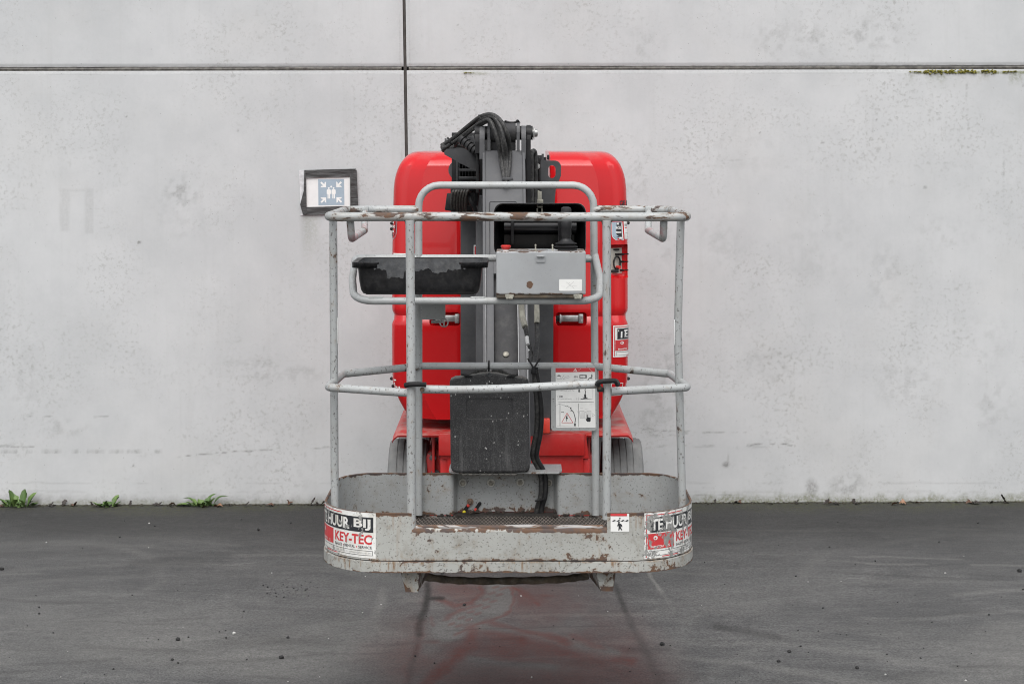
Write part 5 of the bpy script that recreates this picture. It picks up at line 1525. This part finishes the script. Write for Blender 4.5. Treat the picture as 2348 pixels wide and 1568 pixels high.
# front wall as a dense strip of its own so that the break is real geometry
def strip(outer):
    off = 0 if outer else .0035
    V = []; us = lin(xa + .030, xb - .030, 90)
    for u in us:
        tp = notch(Vector((u, YT0, 0))) or zr - .004
        for t in (0, .04, .15, .4, .7, 1.0):
            z_ = zb_ + (tp - zb_) * t
            tt = min(1, (z_ - zb_) / (zr - zb_)); inn = .010 * (1 - tt) + {0: .016, .04: .007, .15: .001}.get(t, 0)
            V.append(Vector((u, YT0 + inn + off, z_ + (.0 if outer else 0))))
    return V, len(us)
V0, nu = strip(True); V1, _ = strip(False)
m.mi = 0
m.add(V0, [(i * 6 + j, i * 6 + j + 1, (i + 1) * 6 + j + 1, (i + 1) * 6 + j) for i in range(nu - 1) for j in range(5)])
m.add(V1, [(i * 6 + j, i * 6 + j + 1, (i + 1) * 6 + j + 1, (i + 1) * 6 + j) for i in range(nu - 1) for j in range(5)])
m.add([q for i in range(nu) for q in (V0[i * 6 + 5], V1[i * 6 + 5])], [(i * 2, i * 2 + 1, i * 2 + 3, i * 2 + 2) for i in range(nu - 1)])
def frontal(i): # ring segment lying on the straight front
    a = rings[-1][i]; b_ = rings[-1][(i + 1) % n]
    return a.y < YT0 + 1e-4 and b_.y < YT0 + 1e-4
for off in (0, .0035):
    RR = []
    for r_ in rings:
        c = sum(r_, Vector()) / n
        RR.append([p + (Vector((c.x - p.x, c.y - p.y, 0)).normalized() * off) for p in r_])
    m.mi = 0 if off == 0 else 1
    m.add([p for r_ in RR for p in r_], [(i * n + k, i * n + (k + 1) % n, (i + 1) * n + (k + 1) % n, (i + 1) * n + k) for i in range(len(RR) - 1) for k in range(n) if not frontal(k)] + [tuple(range(n))])
tray = m.build('tool_tray', [M['tray'], M['traytop']], lift, smooth=40)
# rolled rim: all round but for the broken middle of the front
m = MB()
oL = rrect(xa - .018, YT0 - .014, xb + .018, YT1 + .012, .040, 6)
iL = rrect(xa + .002, YT0 + .002, xb - .002, YT1 - .002, .028, 6)
k = len(oL)
seg = []
for i in range(k):
    j = (i + 1) % k
    a, b_, c, d = oL[i], oL[j], iL[j], iL[i]
    if a[1] < YT0 and b_[1] < YT0 and abs(a[1] - b_[1]) < 1e-6:
        # front edge: keep the two stubs only
        for (s0, s1) in ((0, .125), (.865, 1)):
            def L(p, q, s): return (p[0] + (q[0] - p[0]) * s, p[1] + (q[1] - p[1]) * s)
            seg.append((L(a, b_, s0), L(a, b_, s1), L(d, c, s1), L(d, c, s0)))
        continue
    seg.append((a, b_, c, d))
for a, b_, c, d in seg:
    T = [Vector((q[0], q[1], zr + .003)) for q in (a, b_, c, d)]
    B = [Vector((q[0], q[1], zr - .004)) for q in (a, b_, c, d)]
    a2 = [Vector((a[0], a[1], zr - .016)), Vector((b_[0], b_[1], zr - .016))]
    m.add(T + B + a2, [(0, 1, 2, 3), (7, 6, 5, 4), (0, 3, 7, 4), (1, 2, 6, 5), (0, 1, 9, 8), (2, 3, 7, 6)])
bpy_o = m.build('tray_rim', M['tray'], tray, smooth=40)
sol = bpy_o.modifiers.new('thick', 'SOLIDIFY'); sol.thickness = .002
for px in (862, 1095): m = MB(); m.box(W(px, 683, 6.64), (.05, .02, .010), .003); m.build('tray_clip', M['tube'], tray)

# ------------------------------------------------------------------ control console
YC = 6.60
x0, x1 = XW(1138, YC), XW(1343, YC); z0, z1 = ZW(675, YC), ZW(577, YC)
m = MB(); m.box(((x0 + x1) / 2, YC + .09, (z0 + z1) / 2), (x1 - x0, .18, z1 - z0), .003)
cons = m.build('control_console', M['consolegrey'], lift)
bm = bmesh.new(); bm.from_mesh(cons.data); bmesh.ops.subdivide_edges(bm, edges=list(bm.edges), cuts=40, use_grid_fill=True); bm.to_mesh(cons.data); bm.free()
co_ = np.array([v.co for v in cons.data.vertices])
nn = fbm(co_[:, 0] * 22, co_[:, 2] * 22, 4, 81)
w = np.maximum(sst(co_[:, 2], z1 - .008, z1 - .001) * (.2 + .7 * nn), (1 - sst(co_[:, 2], z0 + .002, z0 + .012)) * (.3 + .7 * nn))
w = np.maximum(w, (1 - sst(np.hypot(co_[:, 0] - XW(1215, YC), co_[:, 2] - ZW(653, YC)), .008, .019)) * .75)
w = np.maximum(w, (1 - sst(np.abs(co_[:, 0] - x1), .0, .008)) * .32 * nn)
attr(cons.data, 'wear', w)
m = MB(); m.box(((x0 + x1) / 2 - .004, YC + .09, z0 - .007), (x1 - x0 - .008, .17, .012), .002); m.build('console_base', M['rustbar'], cons)
for px in (1168, 1325):
    m = MB(); m.box((XW(px, YC), YC - .001, z0 - .005), (.030, .008, .010), .002); m.box((XW(px, YC), YC - .004, z0 - .012), (.024, .010, .008), .002); m.lathe([(.004, 0), (.003, .004)], Matrix.Translation((XW(px, YC), YC - .010, z0 - .011)) @ Matrix.Rotation(R(90), 4, 'X'), 10); m.build('hinge', M['hosebeige'], cons)
m = MB(); m.prism(rrect(XW(1229, YC), ZW(601, YC), XW(1250, YC), ZW(586, YC), .003), lambda u, v, w: Vector((u, YC - .004 + w, v)), .006); m.box((XW(1239.5, YC), YC - .006, ZW(587.5, YC)), (.026, .012, .004), .001); m.build('latch', M['consolegrey'], cons)
fnp = lambda u, v, h: Vector((XW(1282, YC) + u * .001, YC - .001 - h * .0005, ZW(667, YC) + v * .001))
p = Print(fnp); p.poly(WHITE, rrect(0, 0, 78, 40, 3)); p.lay(); p.line(GRY, [(24, 8), (50, 32)], .7); p.line(GRY, [(24, 30), (52, 8)], .7); p.line(GRY, [(6, 16), (20, 15)], .5); p.line(GRY, [(44, 17), (62, 16)], .5); p.disc(BLACK, 34, 28, 1.0); p.build('label_sticker', 'scuffed', cons)
# hood: rounded shell open to the front
YH0, YH1 = 6.76, 6.93
hx0, hx1 = XW(1133, 6.80), XW(1342, 6.80); hz0, hz1 = ZW(585, 6.80), ZW(466, 6.80)
m = MB()
def hood_ring(y, g_, zc=0):
    return [Vector((p[0], y, p[1])) for p in rrect(hx0 + g_, hz0 + zc, hx1 - g_, hz1 - g_, .030, 6)]
RR = [hood_ring(YH0 + .002, .0035), hood_ring(YH0 - .002, .0), hood_ring(YH0 + .004, -.001), hood_ring(YH1 - .02, .006), hood_ring(YH1, .020)]
RI = [hood_ring(YH0 + .002, .0036), hood_ring(YH0 + .05, .010), hood_ring(YH1 - .03, .020), hood_ring(YH1 - .012, .035)]
n = len(RR[0])
m.add([p for r_ in RR for p in r_], [(i * n + k, i * n + (k + 1) % n, (i + 1) * n + (k + 1) % n, (i + 1) * n + k) for i in range(len(RR) - 1) for k in range(n)] + [tuple(range((len(RR) - 1) * n, len(RR) * n))])
m.add([p for r_ in RI for p in r_], [(i * n + k, i * n + (k + 1) % n, (i + 1) * n + (k + 1) % n, (i + 1) * n + k) for i in range(len(RI) - 1) for k in range(n)] + [tuple(range((len(RI) - 1) * n, len(RI) * n))])
m.build('hood', M['plastic'], cons, smooth=40)
m = MB()
m.tube([(hx0 + .035, 6.855, ZW(520, 6.82)), (hx1 - .030, 6.855, ZW(520, 6.82))], .030, 20)
for px in (1175, 1283): m.box((XW(px, 6.82), 6.84, ZW(525, 6.82)), (.012, .06, .12), .003)
m.build('hood_recess', M['plastic'], cons)
m = MB()
for px in (1232, 1243): m.cyl(W(px, 478, 6.83), W(px, 487, 6.83), .003, 8)
m.box(W(1238, 474, 6.84), (.022, .01, .008), .002)
m.build('hood_screw', M['hosebeige'], cons)
# emergency stop
c = Vector((XW(1160, 6.64), 6.64, z1))
m = MB(); m.lathe([(.010, 0), (.010, .004), (.013, .006), (.0165, .013), (.0175, .015), (.0175, .018), (.015, .020)], Matrix.Translation(c), 24); m.build('emergency_button', M['redknob'], cons)
m = MB(); m.lathe([(.0105, 0), (.0105, .005)], Matrix.Translation(c), 20); m.build('button_collar', M['whitedot'], cons)
for px in (1228, 1267):
    m = MB(); c = Vector((XW(px, 6.66), 6.66, z1)); m.lathe([(.006, 0), (.006, .004), (.003, .005), (.0024, .012), (.0034, .020), (.002, .022)], Matrix.Translation(c), 12); m.build('toggle_switch', M['hosebeige'], cons)
# joystick
c = Vector((XW(1298, 6.68), 6.68, z1))
m = MB(); m.lathe([(.038, 0), (.038, .006), (.034, .008)], Matrix.Translation(c), 28)
m.lathe([(.030, .007), (.040, .011), (.041, .014), (.030, .018), (.036, .022), (.037, .025), (.024, .030), (.020, .034), (.016, .04)], Matrix.Translation(c), 28)
m.lathe([(.0150, .038), (.0165, .05), (.0185, .055), (.0180, .075), (.0195, .078), (.0195, .105), (.0175, .108), (.0170, .128), (.0185, .130), (.0175, .145), (.010, .15)], Matrix.Translation(c), 24)
m.build('joystick', M['rubberclean'], cons)
m = MB(); m.box((XW(1275, 6.67), 6.67, z1 + .002), (.06, .03, .004), .001); m.build('switch_plate', M['consolegrey'], cons); attr(bpy.data.objects['switch_plate'].data, 'wear', [.3] * len(bpy.data.objects['switch_plate'].data.vertices))

# ------------------------------------------------------------------ document box
YD = 6.965
def dx(zx): return XW((1420 + zx / 3.8235) * .7148, YD)
def dz(zy): return ZW((1150 + zy / 3.8235) * .7148, YD)
top = [(85, 290), (100, 258), (150, 235), (230, 225), (350, 195), (480, 175), (570, 165), (680, 175), (800, 205), (900, 225), (980, 232), (1030, 255), (1055, 290)]
bot = [(1070, 1330), (1062, 1370), (1030, 1395), (900, 1402), (500, 1405), (160, 1402), (115, 1380), (98, 1340)]
outl = [(dx(a), dz(b_)) for a, b_ in top + bot]
m = MB()
cxm = sum(q[0] for q in outl) / len(outl); czm = sum(q[1] for q in outl) / len(outl)
def ins(g_): return [(q[0] + (cxm - q[0]) / math.hypot(cxm - q[0], czm - q[1]) * g_, q[1] + (czm - q[1]) / math.hypot(cxm - q[0], czm - q[1]) * g_) for q in outl]
layers = [(.010, 0), (.004, .0012), (.0012, .004), (0, .010), (0, .055)]
n = len(outl)
m.add([Vector((q[0], YD + y, q[1])) for g_, y in layers for q in ins(g_)], [(i * n + k, i * n + (k + 1) % n, (i + 1) * n + (k + 1) % n, (i + 1) * n + k) for i in range(len(layers) - 1) for k in range(n)])
# front plate with a sunken label field: border ring + field
fo = ins(.010); field = rrect(dx(290), dz(738), dx(862), dz(486), .008, 5)
t = geometry.tessellate_polygon([[Vector((q[0], q[1], 0)) for q in fo], [Vector((q[0], q[1], 0)) for q in field]])
m.add([Vector((q[0], YD, q[1])) for q in fo + field], [tuple(q) for q in t])
k = len(field)
m.add([Vector((q[0], YD, q[1])) for q in field] + [Vector((q[0], YD + .0045, q[1])) for q in field], [(i, (i + 1) % k, k + (i + 1) % k, k + i) for i in range(k)] + [tuple(range(k, 2 * k))])
m.add([Vector((q[0], YD + .055, q[1])) for q in outl], [tuple(range(n))])
doc = m.build('document_box', M['doc'], lift, smooth=40)
for cx_, cy_, ang in ((292, 203, -12), (860, 208, 10)):
    m = MB(); c = Vector((dx(cx_), YD - .004, dz(cy_)))
    m.box(c, (.040, .012, .007), .002, (R(-ang), 'Y')); m.box(c + Vector((.0, -.004, .0)), (.014, .010, .011), .002, (R(-ang), 'Y')); m.build('box_latch', M['black'], doc)
m = MB(); m.lathe([(.0085, -.003), (.0085, .003), (.006, .005), (.005, .003)], Matrix.Translation((dx(572), YD, dz(203))) @ Matrix.Rotation(R(90), 4, 'X'), 18); m.build('lock_eye', M['traytop'], doc)
m = MB()
for k in range(9): m.cyl((dx(235 + k * 76), YD + .012, dz(1425)), (dx(300 + k * 76), YD + .012, dz(1425)), .0048, 8)
m.build('box_hinge', plain('grimy hinge', (.09, .085, .075), .6, var=.5, sc=70), doc)
m = MB(); cc = W(1121, 839, 6.985); m.tube([cc + Vector((0, math.cos(a) * .018, math.sin(a) * .018)) for a in lin(0, 6.283, 18)], .0032, 8, cap=False); m.build('cable_tie', M['black'], doc)
for sgn in (-1, 1):
    for g_ in (0, 16):
        P3 = [Vector((dx(570 + sgn * (30 + g_)), YD + .012, dz(150 - g_ * .3))), Vector((dx(570 + sgn * (110 + g_)), YD + .015, dz(155 - g_ * .3))), Vector((dx(570 + sgn * (190 + g_)), YD + .018, dz(190 - g_ * .3))), Vector((dx(570 + sgn * (260 + g_)), YD + .02, dz(230 - g_)))]
        hose3(P3, .0045, M['rubber'], 8, 'handle_cord', doc)

# ------------------------------------------------------------------ warning plate
YW_ = 6.955
def wx_(zx): return XW((1760 + zx / 6.27) * .7148, YW_)
def wz_(zy): return ZW((1150 + zy / 6.272) * .7148, YW_)
m = MB()
pl = rrect(wx_(50), wz_(1452), wx_(968), wz_(140), .012, 5)
m.prism(pl, lambda u, v, w: Vector((u, YW_ + w, v)), .004)
plate = m.build('warning_plate', M['tube'], lift, smooth=30)
fw = lambda u, v, h: Vector((wx_(u), YW_ - .0010 - h * .0005, wz_(v)))
p = Print(fw)
p.poly(WHITE, [(138, 190), (928, 186), (945, 1375), (930, 1388), (165, 1390), (150, 1378)]); p.lay()
p.poly(RED, [(138, 190), (928, 186), (930, 266), (140, 276)])
p.line(GRY, [(160, 350), (245, 350), (245, 405), (165, 405), (165, 350)], 6); p.poly(BLACK, [(165, 352), (207, 325), (250, 352)])
p.line(GRY, [(255, 415), (310, 330)], 6); p.line(GRY, [(285, 415), (330, 370), (400, 345), (415, 380), (350, 395), (290, 415)], 5)
p.text(BLACK, '400 N', 505, 388, 582, 340, .0); p.text(GRY, '(40 Kg - 90 Lbs)', 505, 452, 708, 418, .0)
p.rect(BLACK, 620, 326, 765, 392, 200)
p.line(BLACK, [(770, 465), (790, 430), (815, 395)], 13); p.poly(BLACK, [(815, 385), (870, 385), (868, 402), (812, 402)]); p.line(BLACK, [(850, 385), (865, 335)], 14); p.disc(BLACK, 868, 322, 11); p.line(BLACK, [(865, 345), (885, 350)], 8); p.line(GRY, [(888, 360), (888, 815)], 4)
p.line(BLACK, [(600, 672), (612, 600), (622, 672), (634, 672)], 14); p.text(GRY, '120 Kg 2 x 80 Kg', 230, 660, 515, 628, .0)
for k, x_ in enumerate((222, 250, 276)): p.poly(BLACK, [(x_, 740 + k * 3), (x_ + 14 - k * 2, 740 + k * 3), (x_ + 14 - k * 2, 780 - k * 3), (x_, 780 - k * 3)])
p.line(GRY, [(180, 745), (178, 775), (215, 782), (215, 740), (180, 745)], 4)
p.text(GRY, '12.5 m/s (45 km/h)', 180, 828, 468, 795, .0); p.text(GRY, "3°", 552, 828, 572, 788, .0)
p.line(GRY, [(595, 770), (595, 840)], 5)
p.poly(BLACK, [(722, 790), (712, 740), (725, 705), (742, 705), (752, 740), (752, 790)]); p.line(BLACK, [(735, 705), (742, 660), (728, 630), (738, 605)], 14); p.line(BLACK, [(700, 792), (780, 792)], 14); p.poly(BLACK, [(643, 803), (880, 815), (880, 820), (643, 816)]); p.line(GRY, [(680, 775), (790, 780)], 6)
p.line(BLACK, [(195, 878), (905, 870)], 6); p.line(BLACK, [(600, 900), (604, 1370)], 6)
p.line(GRY, [(160, 935), (215, 905), (270, 930), (320, 945)], 5); p.line(GRY, [(215, 905), (232, 940), (232, 1350)], 6); p.line(GRY, [(222, 940), (215, 1350)], 4); p.line(GRY, [(170, 1355), (560, 1365)], 4)
p.line(BLACK, [(320, 940), (365, 965), (372, 950), (420, 978)], 8); p.line(BLACK, [(250, 1075), (300, 1065), (305, 1085)], 8)
p.line(BLACK, [(440, 985), (452, 1030), (480, 1050), (505, 1090), (525, 1160), (540, 1215), (528, 1290)], 14); p.poly(BLACK, [(515, 1355), (512, 1310), (530, 1285), (545, 1310), (545, 1355)]); p.line(BLACK, [(440, 1048), (480, 1048)], 10); p.disc(BLACK, 444, 992, 14)
p.line(RED, [(370, 1092), (262, 1288), (488, 1288), (370, 1092)], 10)
p.poly(BLACK, [(362, 1135), (382, 1135), (370, 1185), (388, 1185), (350, 1275), (358, 1210), (342, 1210)])
p.line(GRY, [(620, 1055), (632, 1195), (745, 1200), (845, 1195), (852, 1050), (800, 1048), (740, 1072), (690, 1050), (620, 1055)], 6)
for k in range(5): p.line(GRY, [(640, 1085 + k * 22), (690, 1080 + k * 22), (735, 1092 + k * 22)], 4); p.line(GRY, [(755, 1090 + k * 20), (800, 1078 + k * 20), (838, 1082 + k * 20)], 4)
p.poly(BLACK, [(765, 1122), (783, 1122), (785, 1185), (795, 1172), (812, 1185), (822, 1178), (845, 1190), (845, 1250), (830, 1268), (775, 1268), (752, 1240), (748, 1200), (765, 1215)])
p.line(GRY, [(870, 1095), (925, 1135), (880, 1160), (870, 1095)], 4); p.line(GRY, [(635, 995), (690, 998)], 4); p.line(GRY, [(730, 1008), (795, 1005)], 4); p.line(GRY, [(820, 922), (880, 920)], 4)
p.lay()
p.poly(WHITE, [(635, 345), (702, 345), (702, 333), (757, 360), (702, 388), (702, 374), (635, 374)])
p.poly(WHITE, [(535, 196), (578, 262), (494, 262)]); p.lay(); p.poly(RED, [(535, 214), (562, 254), (508, 254)]); p.lay(); p.line(WHITE, [(528, 250), (533, 228)], 5); p.line(WHITE, [(540, 250), (541, 228)], 5)
p.line(WHITE, [(810, 205), (870, 250), (915, 300)], 5); p.line(WHITE, [(590, 240), (650, 205)], 4)
p.build('safety_pictograms', 'scuffed', plate)

# ------------------------------------------------------------------ hoses in the basket
def px3(L): return [W(a, b_, c) for a, b_, c in L]
h1 = hose3(px3([(1195, 690, 7.2), (1197, 722, 7.18), (1204, 750, 7.12)]), .0115, M['hosebeige'], 10, 'hose_end')
h1['label'] = 'beige taped hose end'
hose3(px3([(1203, 745, 7.13), (1210, 775, 7.10), (1218, 810, 7.06), (1225, 842, 7.0), (1226, 870, 6.99)]), .0085, M['rubber'], 10)
hose3(px3([(1230, 690, 7.2), (1231, 722, 7.16), (1231, 741, 7.14)]), .0105, M['hosebeige'], 10, 'hose_end')
hose3(px3([(1231, 738, 7.15), (1232, 780, 7.10), (1228, 820, 7.02), (1225, 842, 6.985), (1228, 880, 6.98)]), .0090, M['rubber'], 10)
for k, ox in enumerate((0, 10)):
    hose3(px3([(1224 + ox * .4, 842, 6.975), (1227 + ox * .7, 880, 6.985), (1231 + ox, 930, 7.0), (1230 + ox, 985, 7.01), (1222 + ox, 1030, 7.02), (1222 + ox * .9, 1050, 7.03), (1236 + ox, 1078, 7.05), (1241 + ox, 1100, 7.05), (1240 + ox, 1135, 7.05), (1233 + ox, 1160, 7.06), (1229 + ox, 1185, 7.065)]), .0092, M['rubberclean'] if k else M['rubber'], 12)
m = MB(); c = W(1224, 840, 6.975)
m.tube(spline([W(1210, 822, 6.965), W(1220, 838, 6.958), W(1226, 850, 6.956), W(1222, 858, 6.958)], 6), .0035, 8); m.tube(spline([W(1238, 822, 6.965), W(1228, 838, 6.958), W(1222, 850, 6.956), W(1228, 858, 6.958)], 6), .0035, 8); m.lathe([(.010, -.008), (.012, 0), (.010, .008)], Matrix.Translation(W(1224, 852, 6.962)), 10)
m.build('hose_strap', M['black'], lift)
m = MB(); m.box(W(1237, 1146, 7.035), (.034, .012, .004), .001, (R(-12), 'Y')); m.build('cable_tie', M['black'], lift)
m = MB()
m.mi = 0
for a, b_ in (((1210, 772), (1212, 790)), ((1215, 794), (1217, 806))):
    m.tube([W(a[0] - 2, a[1], 7.085), W(b_[0] - 2, b_[1], 7.065)], .0072, 10)
m.build('hose_tag', M['white'], lift)

# ------------------------------------------------------------------ weeds, dead leaves, moss, grit
def leaf_mat(name, c):
    g = G(name); n = g.noise(30, 4, .6)
    col = g.mix(g.ss(n, .3, .7), tuple(x * .75 for x in c), tuple(x * 1.25 for x in c))
    m_ = g.bsdf(col, .5, 0, .4)
    return m_
M['leaf'] = leaf_mat('weed leaf', (.060, .112, .028)); M['leaf2'] = leaf_mat('pale weed leaf', (.098, .160, .042))
def sst1(x, a, b):
    t = min(1, max(0, (x - a) / (b - a))); return t * t * (3 - 2 * t)
def leaf_mesh(L, wd_, curl, droop, mat, wav=0.0, seed=0):
    m = MB()
    rnd = random.Random(seed)
    N = 9
    for i in range(N):
        t = i / (N - 1)
        w = wd_ * max(.04, (.22 + .78 * sst1(t, 0, .5)) * (1 if t < .55 else math.sqrt(max(0, 1 - ((t - .55) / .452) ** 2))))
        bend = curl * t * t
        y = L * t * (1 - .25 * abs(curl) * t); z = L * (droop * t + bend)
        for s in (-1, -.5, 0, .5, 1):
            m.v.append(Vector((s * w * (1 + wav * math.sin(i * 2.1 + s)), y, z + abs(s) * w * .45 + wav * .15 * w * math.sin(i * 1.9 + 3 * s))))
    for i in range(N - 1):
        for k in range(4):
            m.f.append((i * 5 + k, i * 5 + k + 1, (i + 1) * 5 + k + 1, (i + 1) * 5 + k)); m.m.append(0)
    me = bpy.data.meshes.new('leaf'); fill(me, m.v, m.f); me.materials.append(mat)
    me.polygons.foreach_set('use_smooth', [True] * len(me.polygons)); me.update()
    return me
LM = [leaf_mesh(.078, .0150, -.10, .12, M['leaf'], .10, 1), leaf_mesh(.070, .0165, -.25, .15, M['leaf2'], .14, 2), leaf_mesh(.058, .0140, -.4, .2, M['leaf'], .18, 3), leaf_mesh(.048, .0130, -.2, .1, M['leaf2'], .12, 4)]
LCUR = leaf_mesh(.085, .010, -.75, .5, M['leaf'], .25, 6)
def weed(px, label, spec, h=1.0):
    base = Vector((XW(px, 10.5), 10.53, gz(XW(px, 10.5)) + .002))
    root = empty('weed', base, label, 'plant', 'weeds along the foot of the wall')
    m = MB(); m.lathe([(.011, -.004), (.010, .004), (.004, .010)], Matrix.Translation(base), 10); m.build('root_crown', M['leaf2'], root)
    for (me, az, el, sc, ox) in spec:
        o = bpy.data.objects.new('leaf', me); COL.objects.link(o); o.parent = root
        o.location = (ox, random.uniform(-.008, .004), .002)
        o.rotation_euler = Matrix.Rotation(R(az), 4, 'Z').to_euler()
        Mx = Matrix.Rotation(R(az), 3, 'Z') @ Matrix.Rotation(R(el), 3, 'X')
        o.rotation_euler = Mx.to_euler(); o.scale = (sc * h,) * 3
    return root
rnd = random.Random(3)
def rosette(n, smin, smax, spread, upright):
    out = []
    for k in range(n):
        t = -1 + 2 * (k + .5) / n
        az = -t * 95 + rnd.uniform(-25, 25)
        el = rnd.uniform(*upright) * (1 - .45 * abs(t)) + rnd.uniform(0, 14)
        out.append((rnd.choice(LM), az if rnd.random() < .7 else az + 180 * (1 if az < 0 else -1), el, rnd.uniform(smin, smax) * (1 - .25 * abs(t)), t * spread))
    return out
weed(40, 'largest green weed of broad upright leaves at the foot of the wall', rosette(26, .80, 1.15, .075, (35, 78)) + [(LM[0], 60, 70, 1.25, -.03), (LM[1], -50, 60, 1.35, .05), (LM[0], -20, 74, 1.25, .02), (LM[1], 40, 70, 1.2, -.025)])
weed(243, 'smallest green weed low against the wall', rosette(22, .6, .85, .05, (10, 50)) + [(LM[1], -40, 58, 1.1, .03), (LM[2], -30, 66, 1.2, .035), (LM[0], -60, 50, .85, .03)])
weed(462, 'curly leaved green weed beside brown dead leaves', rosette(20, .75, 1.0, .065, (20, 65)) + [(LCUR, 70, 40, 1.2, -.04), (LCUR, -70, 45, 1.35, .06), (LCUR, -40, 60, 1.2, .03), (LM[1], 85, 4, 1.3, -.06)])
# dead leaves
M['dead'] = leaf_mat('dead brown leaf', (.085, .045, .028)); M['dead2'] = leaf_mat('dead tan leaf', (.25, .14, .085)); M['dead3'] = leaf_mat('black rotten leaf', (.025, .020, .017))
DL = [leaf_mesh(.055, .016, -.6, .5, M['dead'], .4, 11), leaf_mesh(.05, .02, -.9, .7, M['dead2'], .4, 12), leaf_mesh(.06, .014, -.5, .35, M['dead3'], .5, 13), leaf_mesh(.045, .012, .4, .2, M['dead3'], .5, 14)]
first = True
rnd = random.Random(9)
spots = [(8, 0), (120, 2), (140, 3), (166, 0), (215, 3), (235, 2), (272, 0), (300, 3), (345, 2), (360, 3), (385, 0), (398, 2), (426, 3), (440, 2), (478, 0), (503, 1), (512, 1), (528, 2), (560, 3), (610, 0), (660, 0), (710, 3), (722, 2), (735, 0),
         (1640, 3), (1700, 0), (1760, 2), (1828, 2), (1885, 3), (1897, 0), (1905, 2), (1960, 3), (1975, 2), (2058, 0), (2062, 1), (2110, 0), (2200, 2), (2214, 0), (2226, 2), (2230, 0), (2268, 2), (2303, 2), (2310, 3)]
for px, k in spots:
    o = bpy.data.objects.new('dead_leaf', DL[k]); COL.objects.link(o)
    x_ = XW(px, 10.53)
    o.location = (x_, 10.555 - rnd.random() * .05, gz(x_) + .004)
    o.rotation_euler = (R(rnd.uniform(-10, 25)), R(rnd.uniform(-30, 30)), R(rnd.uniform(-110, 110))); o.scale = (rnd.uniform(.6, 1.1),) * 3
    look = ('curled brown dead leaf', 'broad tan dead leaf', 'shrivelled black dead leaf', 'small black upturned dead leaf')[k]
    place = next(t for lim, t in ((200, 'beside the largest weed'), (330, 'beside the smallest weed'), (430, 'between the smallest and the curly weed'), (540, 'beside the curly leaved weed'), (900, 'between the curly weed and the basket'),
                                  (1845, 'along the wall just right of the basket'), (2000, 'below the dark splash stain on the wall'), (2205, 'below the left end of the moss strip'), (9999, 'below the right end of the moss strip')) if px < lim)
    tag(o, look + ' ' + place, 'leaf', 'dead leaves at the foot of the wall')
# strip of moss cushions on the joint, crumbs of soil below the wall
M['moss'] = leaf_mat('yellow green moss', (.165, .150, .018))
m = MB(); rnd = random.Random(4)
def lump(m, c, r_, squash=1.0, n=1):
    bm = bmesh.new(); bmesh.ops.create_icosphere(bm, subdivisions=n, radius=r_)
    for v in bm.verts: v.co *= rnd.uniform(.75, 1.2)
    bmesh.ops.scale(bm, vec=(1, 1, squash), verts=bm.verts)
    m.frombm(bm, Matrix.Translation(c) @ Matrix.Rotation(rnd.uniform(0, 6), 4, 'Z'))
for a, b_, q in ((2085, 2112, .45), (2118, 2145, 1), (2146, 2160, 1.0), (2165, 2192, .9), (2196, 2238, 1.0), (2250, 2285, .85), (2300, 2330, .5), (1062, 1085, .25)):
    for k in range(int((b_ - a) * 1.6)):
        px = rnd.uniform(a, b_); x_ = XW(px, DW)
        lump(m, Vector((x_, DW - .004 + rnd.uniform(-.004, .006), jz(x_) - .024 + rnd.gauss(0, .005) * q)), .0046 * q * rnd.uniform(.5, 1.35) + .001, .75)
o = m.build('moss', M['moss'], None, smooth=60); tag(o, 'yellow green moss growing along the joint between the right hand wall panels', None, None, 'stuff')
m = MB()
for k in range(800):
    px = rnd.uniform(-20, 2370); x_ = XW(px, 10.55)
    lump(m, Vector((x_, 10.585 - abs(rnd.gauss(0, .018)), gz(x_) + .002)), rnd.uniform(.003, .009), .7)
o = m.build('soil_crumbs', plain('dark soil', (.045, .042, .030), .9, var=.5, sc=15), None, smooth=0); tag(o, 'dark soil and moss crumbs gathered along the foot of the wall', None, None, 'stuff')
# grit strewn over the asphalt
m = MB(); w_ = MB()
for k in range(240):
    d = 1 / rnd.uniform(1 / 10.3, 1 / 6.95); px = rnd.uniform(-30, 2380)
    if k < 70: d = rnd.gauss(8.55, .10); px = 655 + rnd.gauss(0, 30)
    x_ = XW(px, d)
    s = rnd.choice((.0025, .003, .003, .004, .005)) if k > 70 else rnd.choice((.0015, .0018, .002, .0025, .004))
    if k % 37 == 0 and k > 70: s = .009
    (w_ if (k % 6 == 0 and k > 70) else m).mi = 0
    lump(w_ if (k % 6 == 0 and k > 70) else m, Vector((x_, d, gz(x_) + s * .5)), s, .8)
for px, py, s in ((4, 1302, .011), (408, 1465, .010), (660, 1460, .006), (1518, 1480, .010), (2338, 1315, .012), (1785, 1520, .008), (645, 1507, .010), (395, 1510, .006), (1810, 1497, .008)):
    d = EYE * FPX / (py - 330.0); lump(m, Vector((XW(px, d), d, gz(XW(px, d)) + s * .5)), s, .8, 2)
o = m.build('dark_grit', plain('dark grit', (.018, .018, .018), .8), None, smooth=0); tag(o, 'small dark stone chips strewn over the asphalt', None, None, 'stuff')
o = w_.build('pale_grit', plain('pale grit', (.45, .45, .43), .8), None, smooth=0); tag(o, 'small white stone chips strewn over the asphalt', None, None, 'stuff')
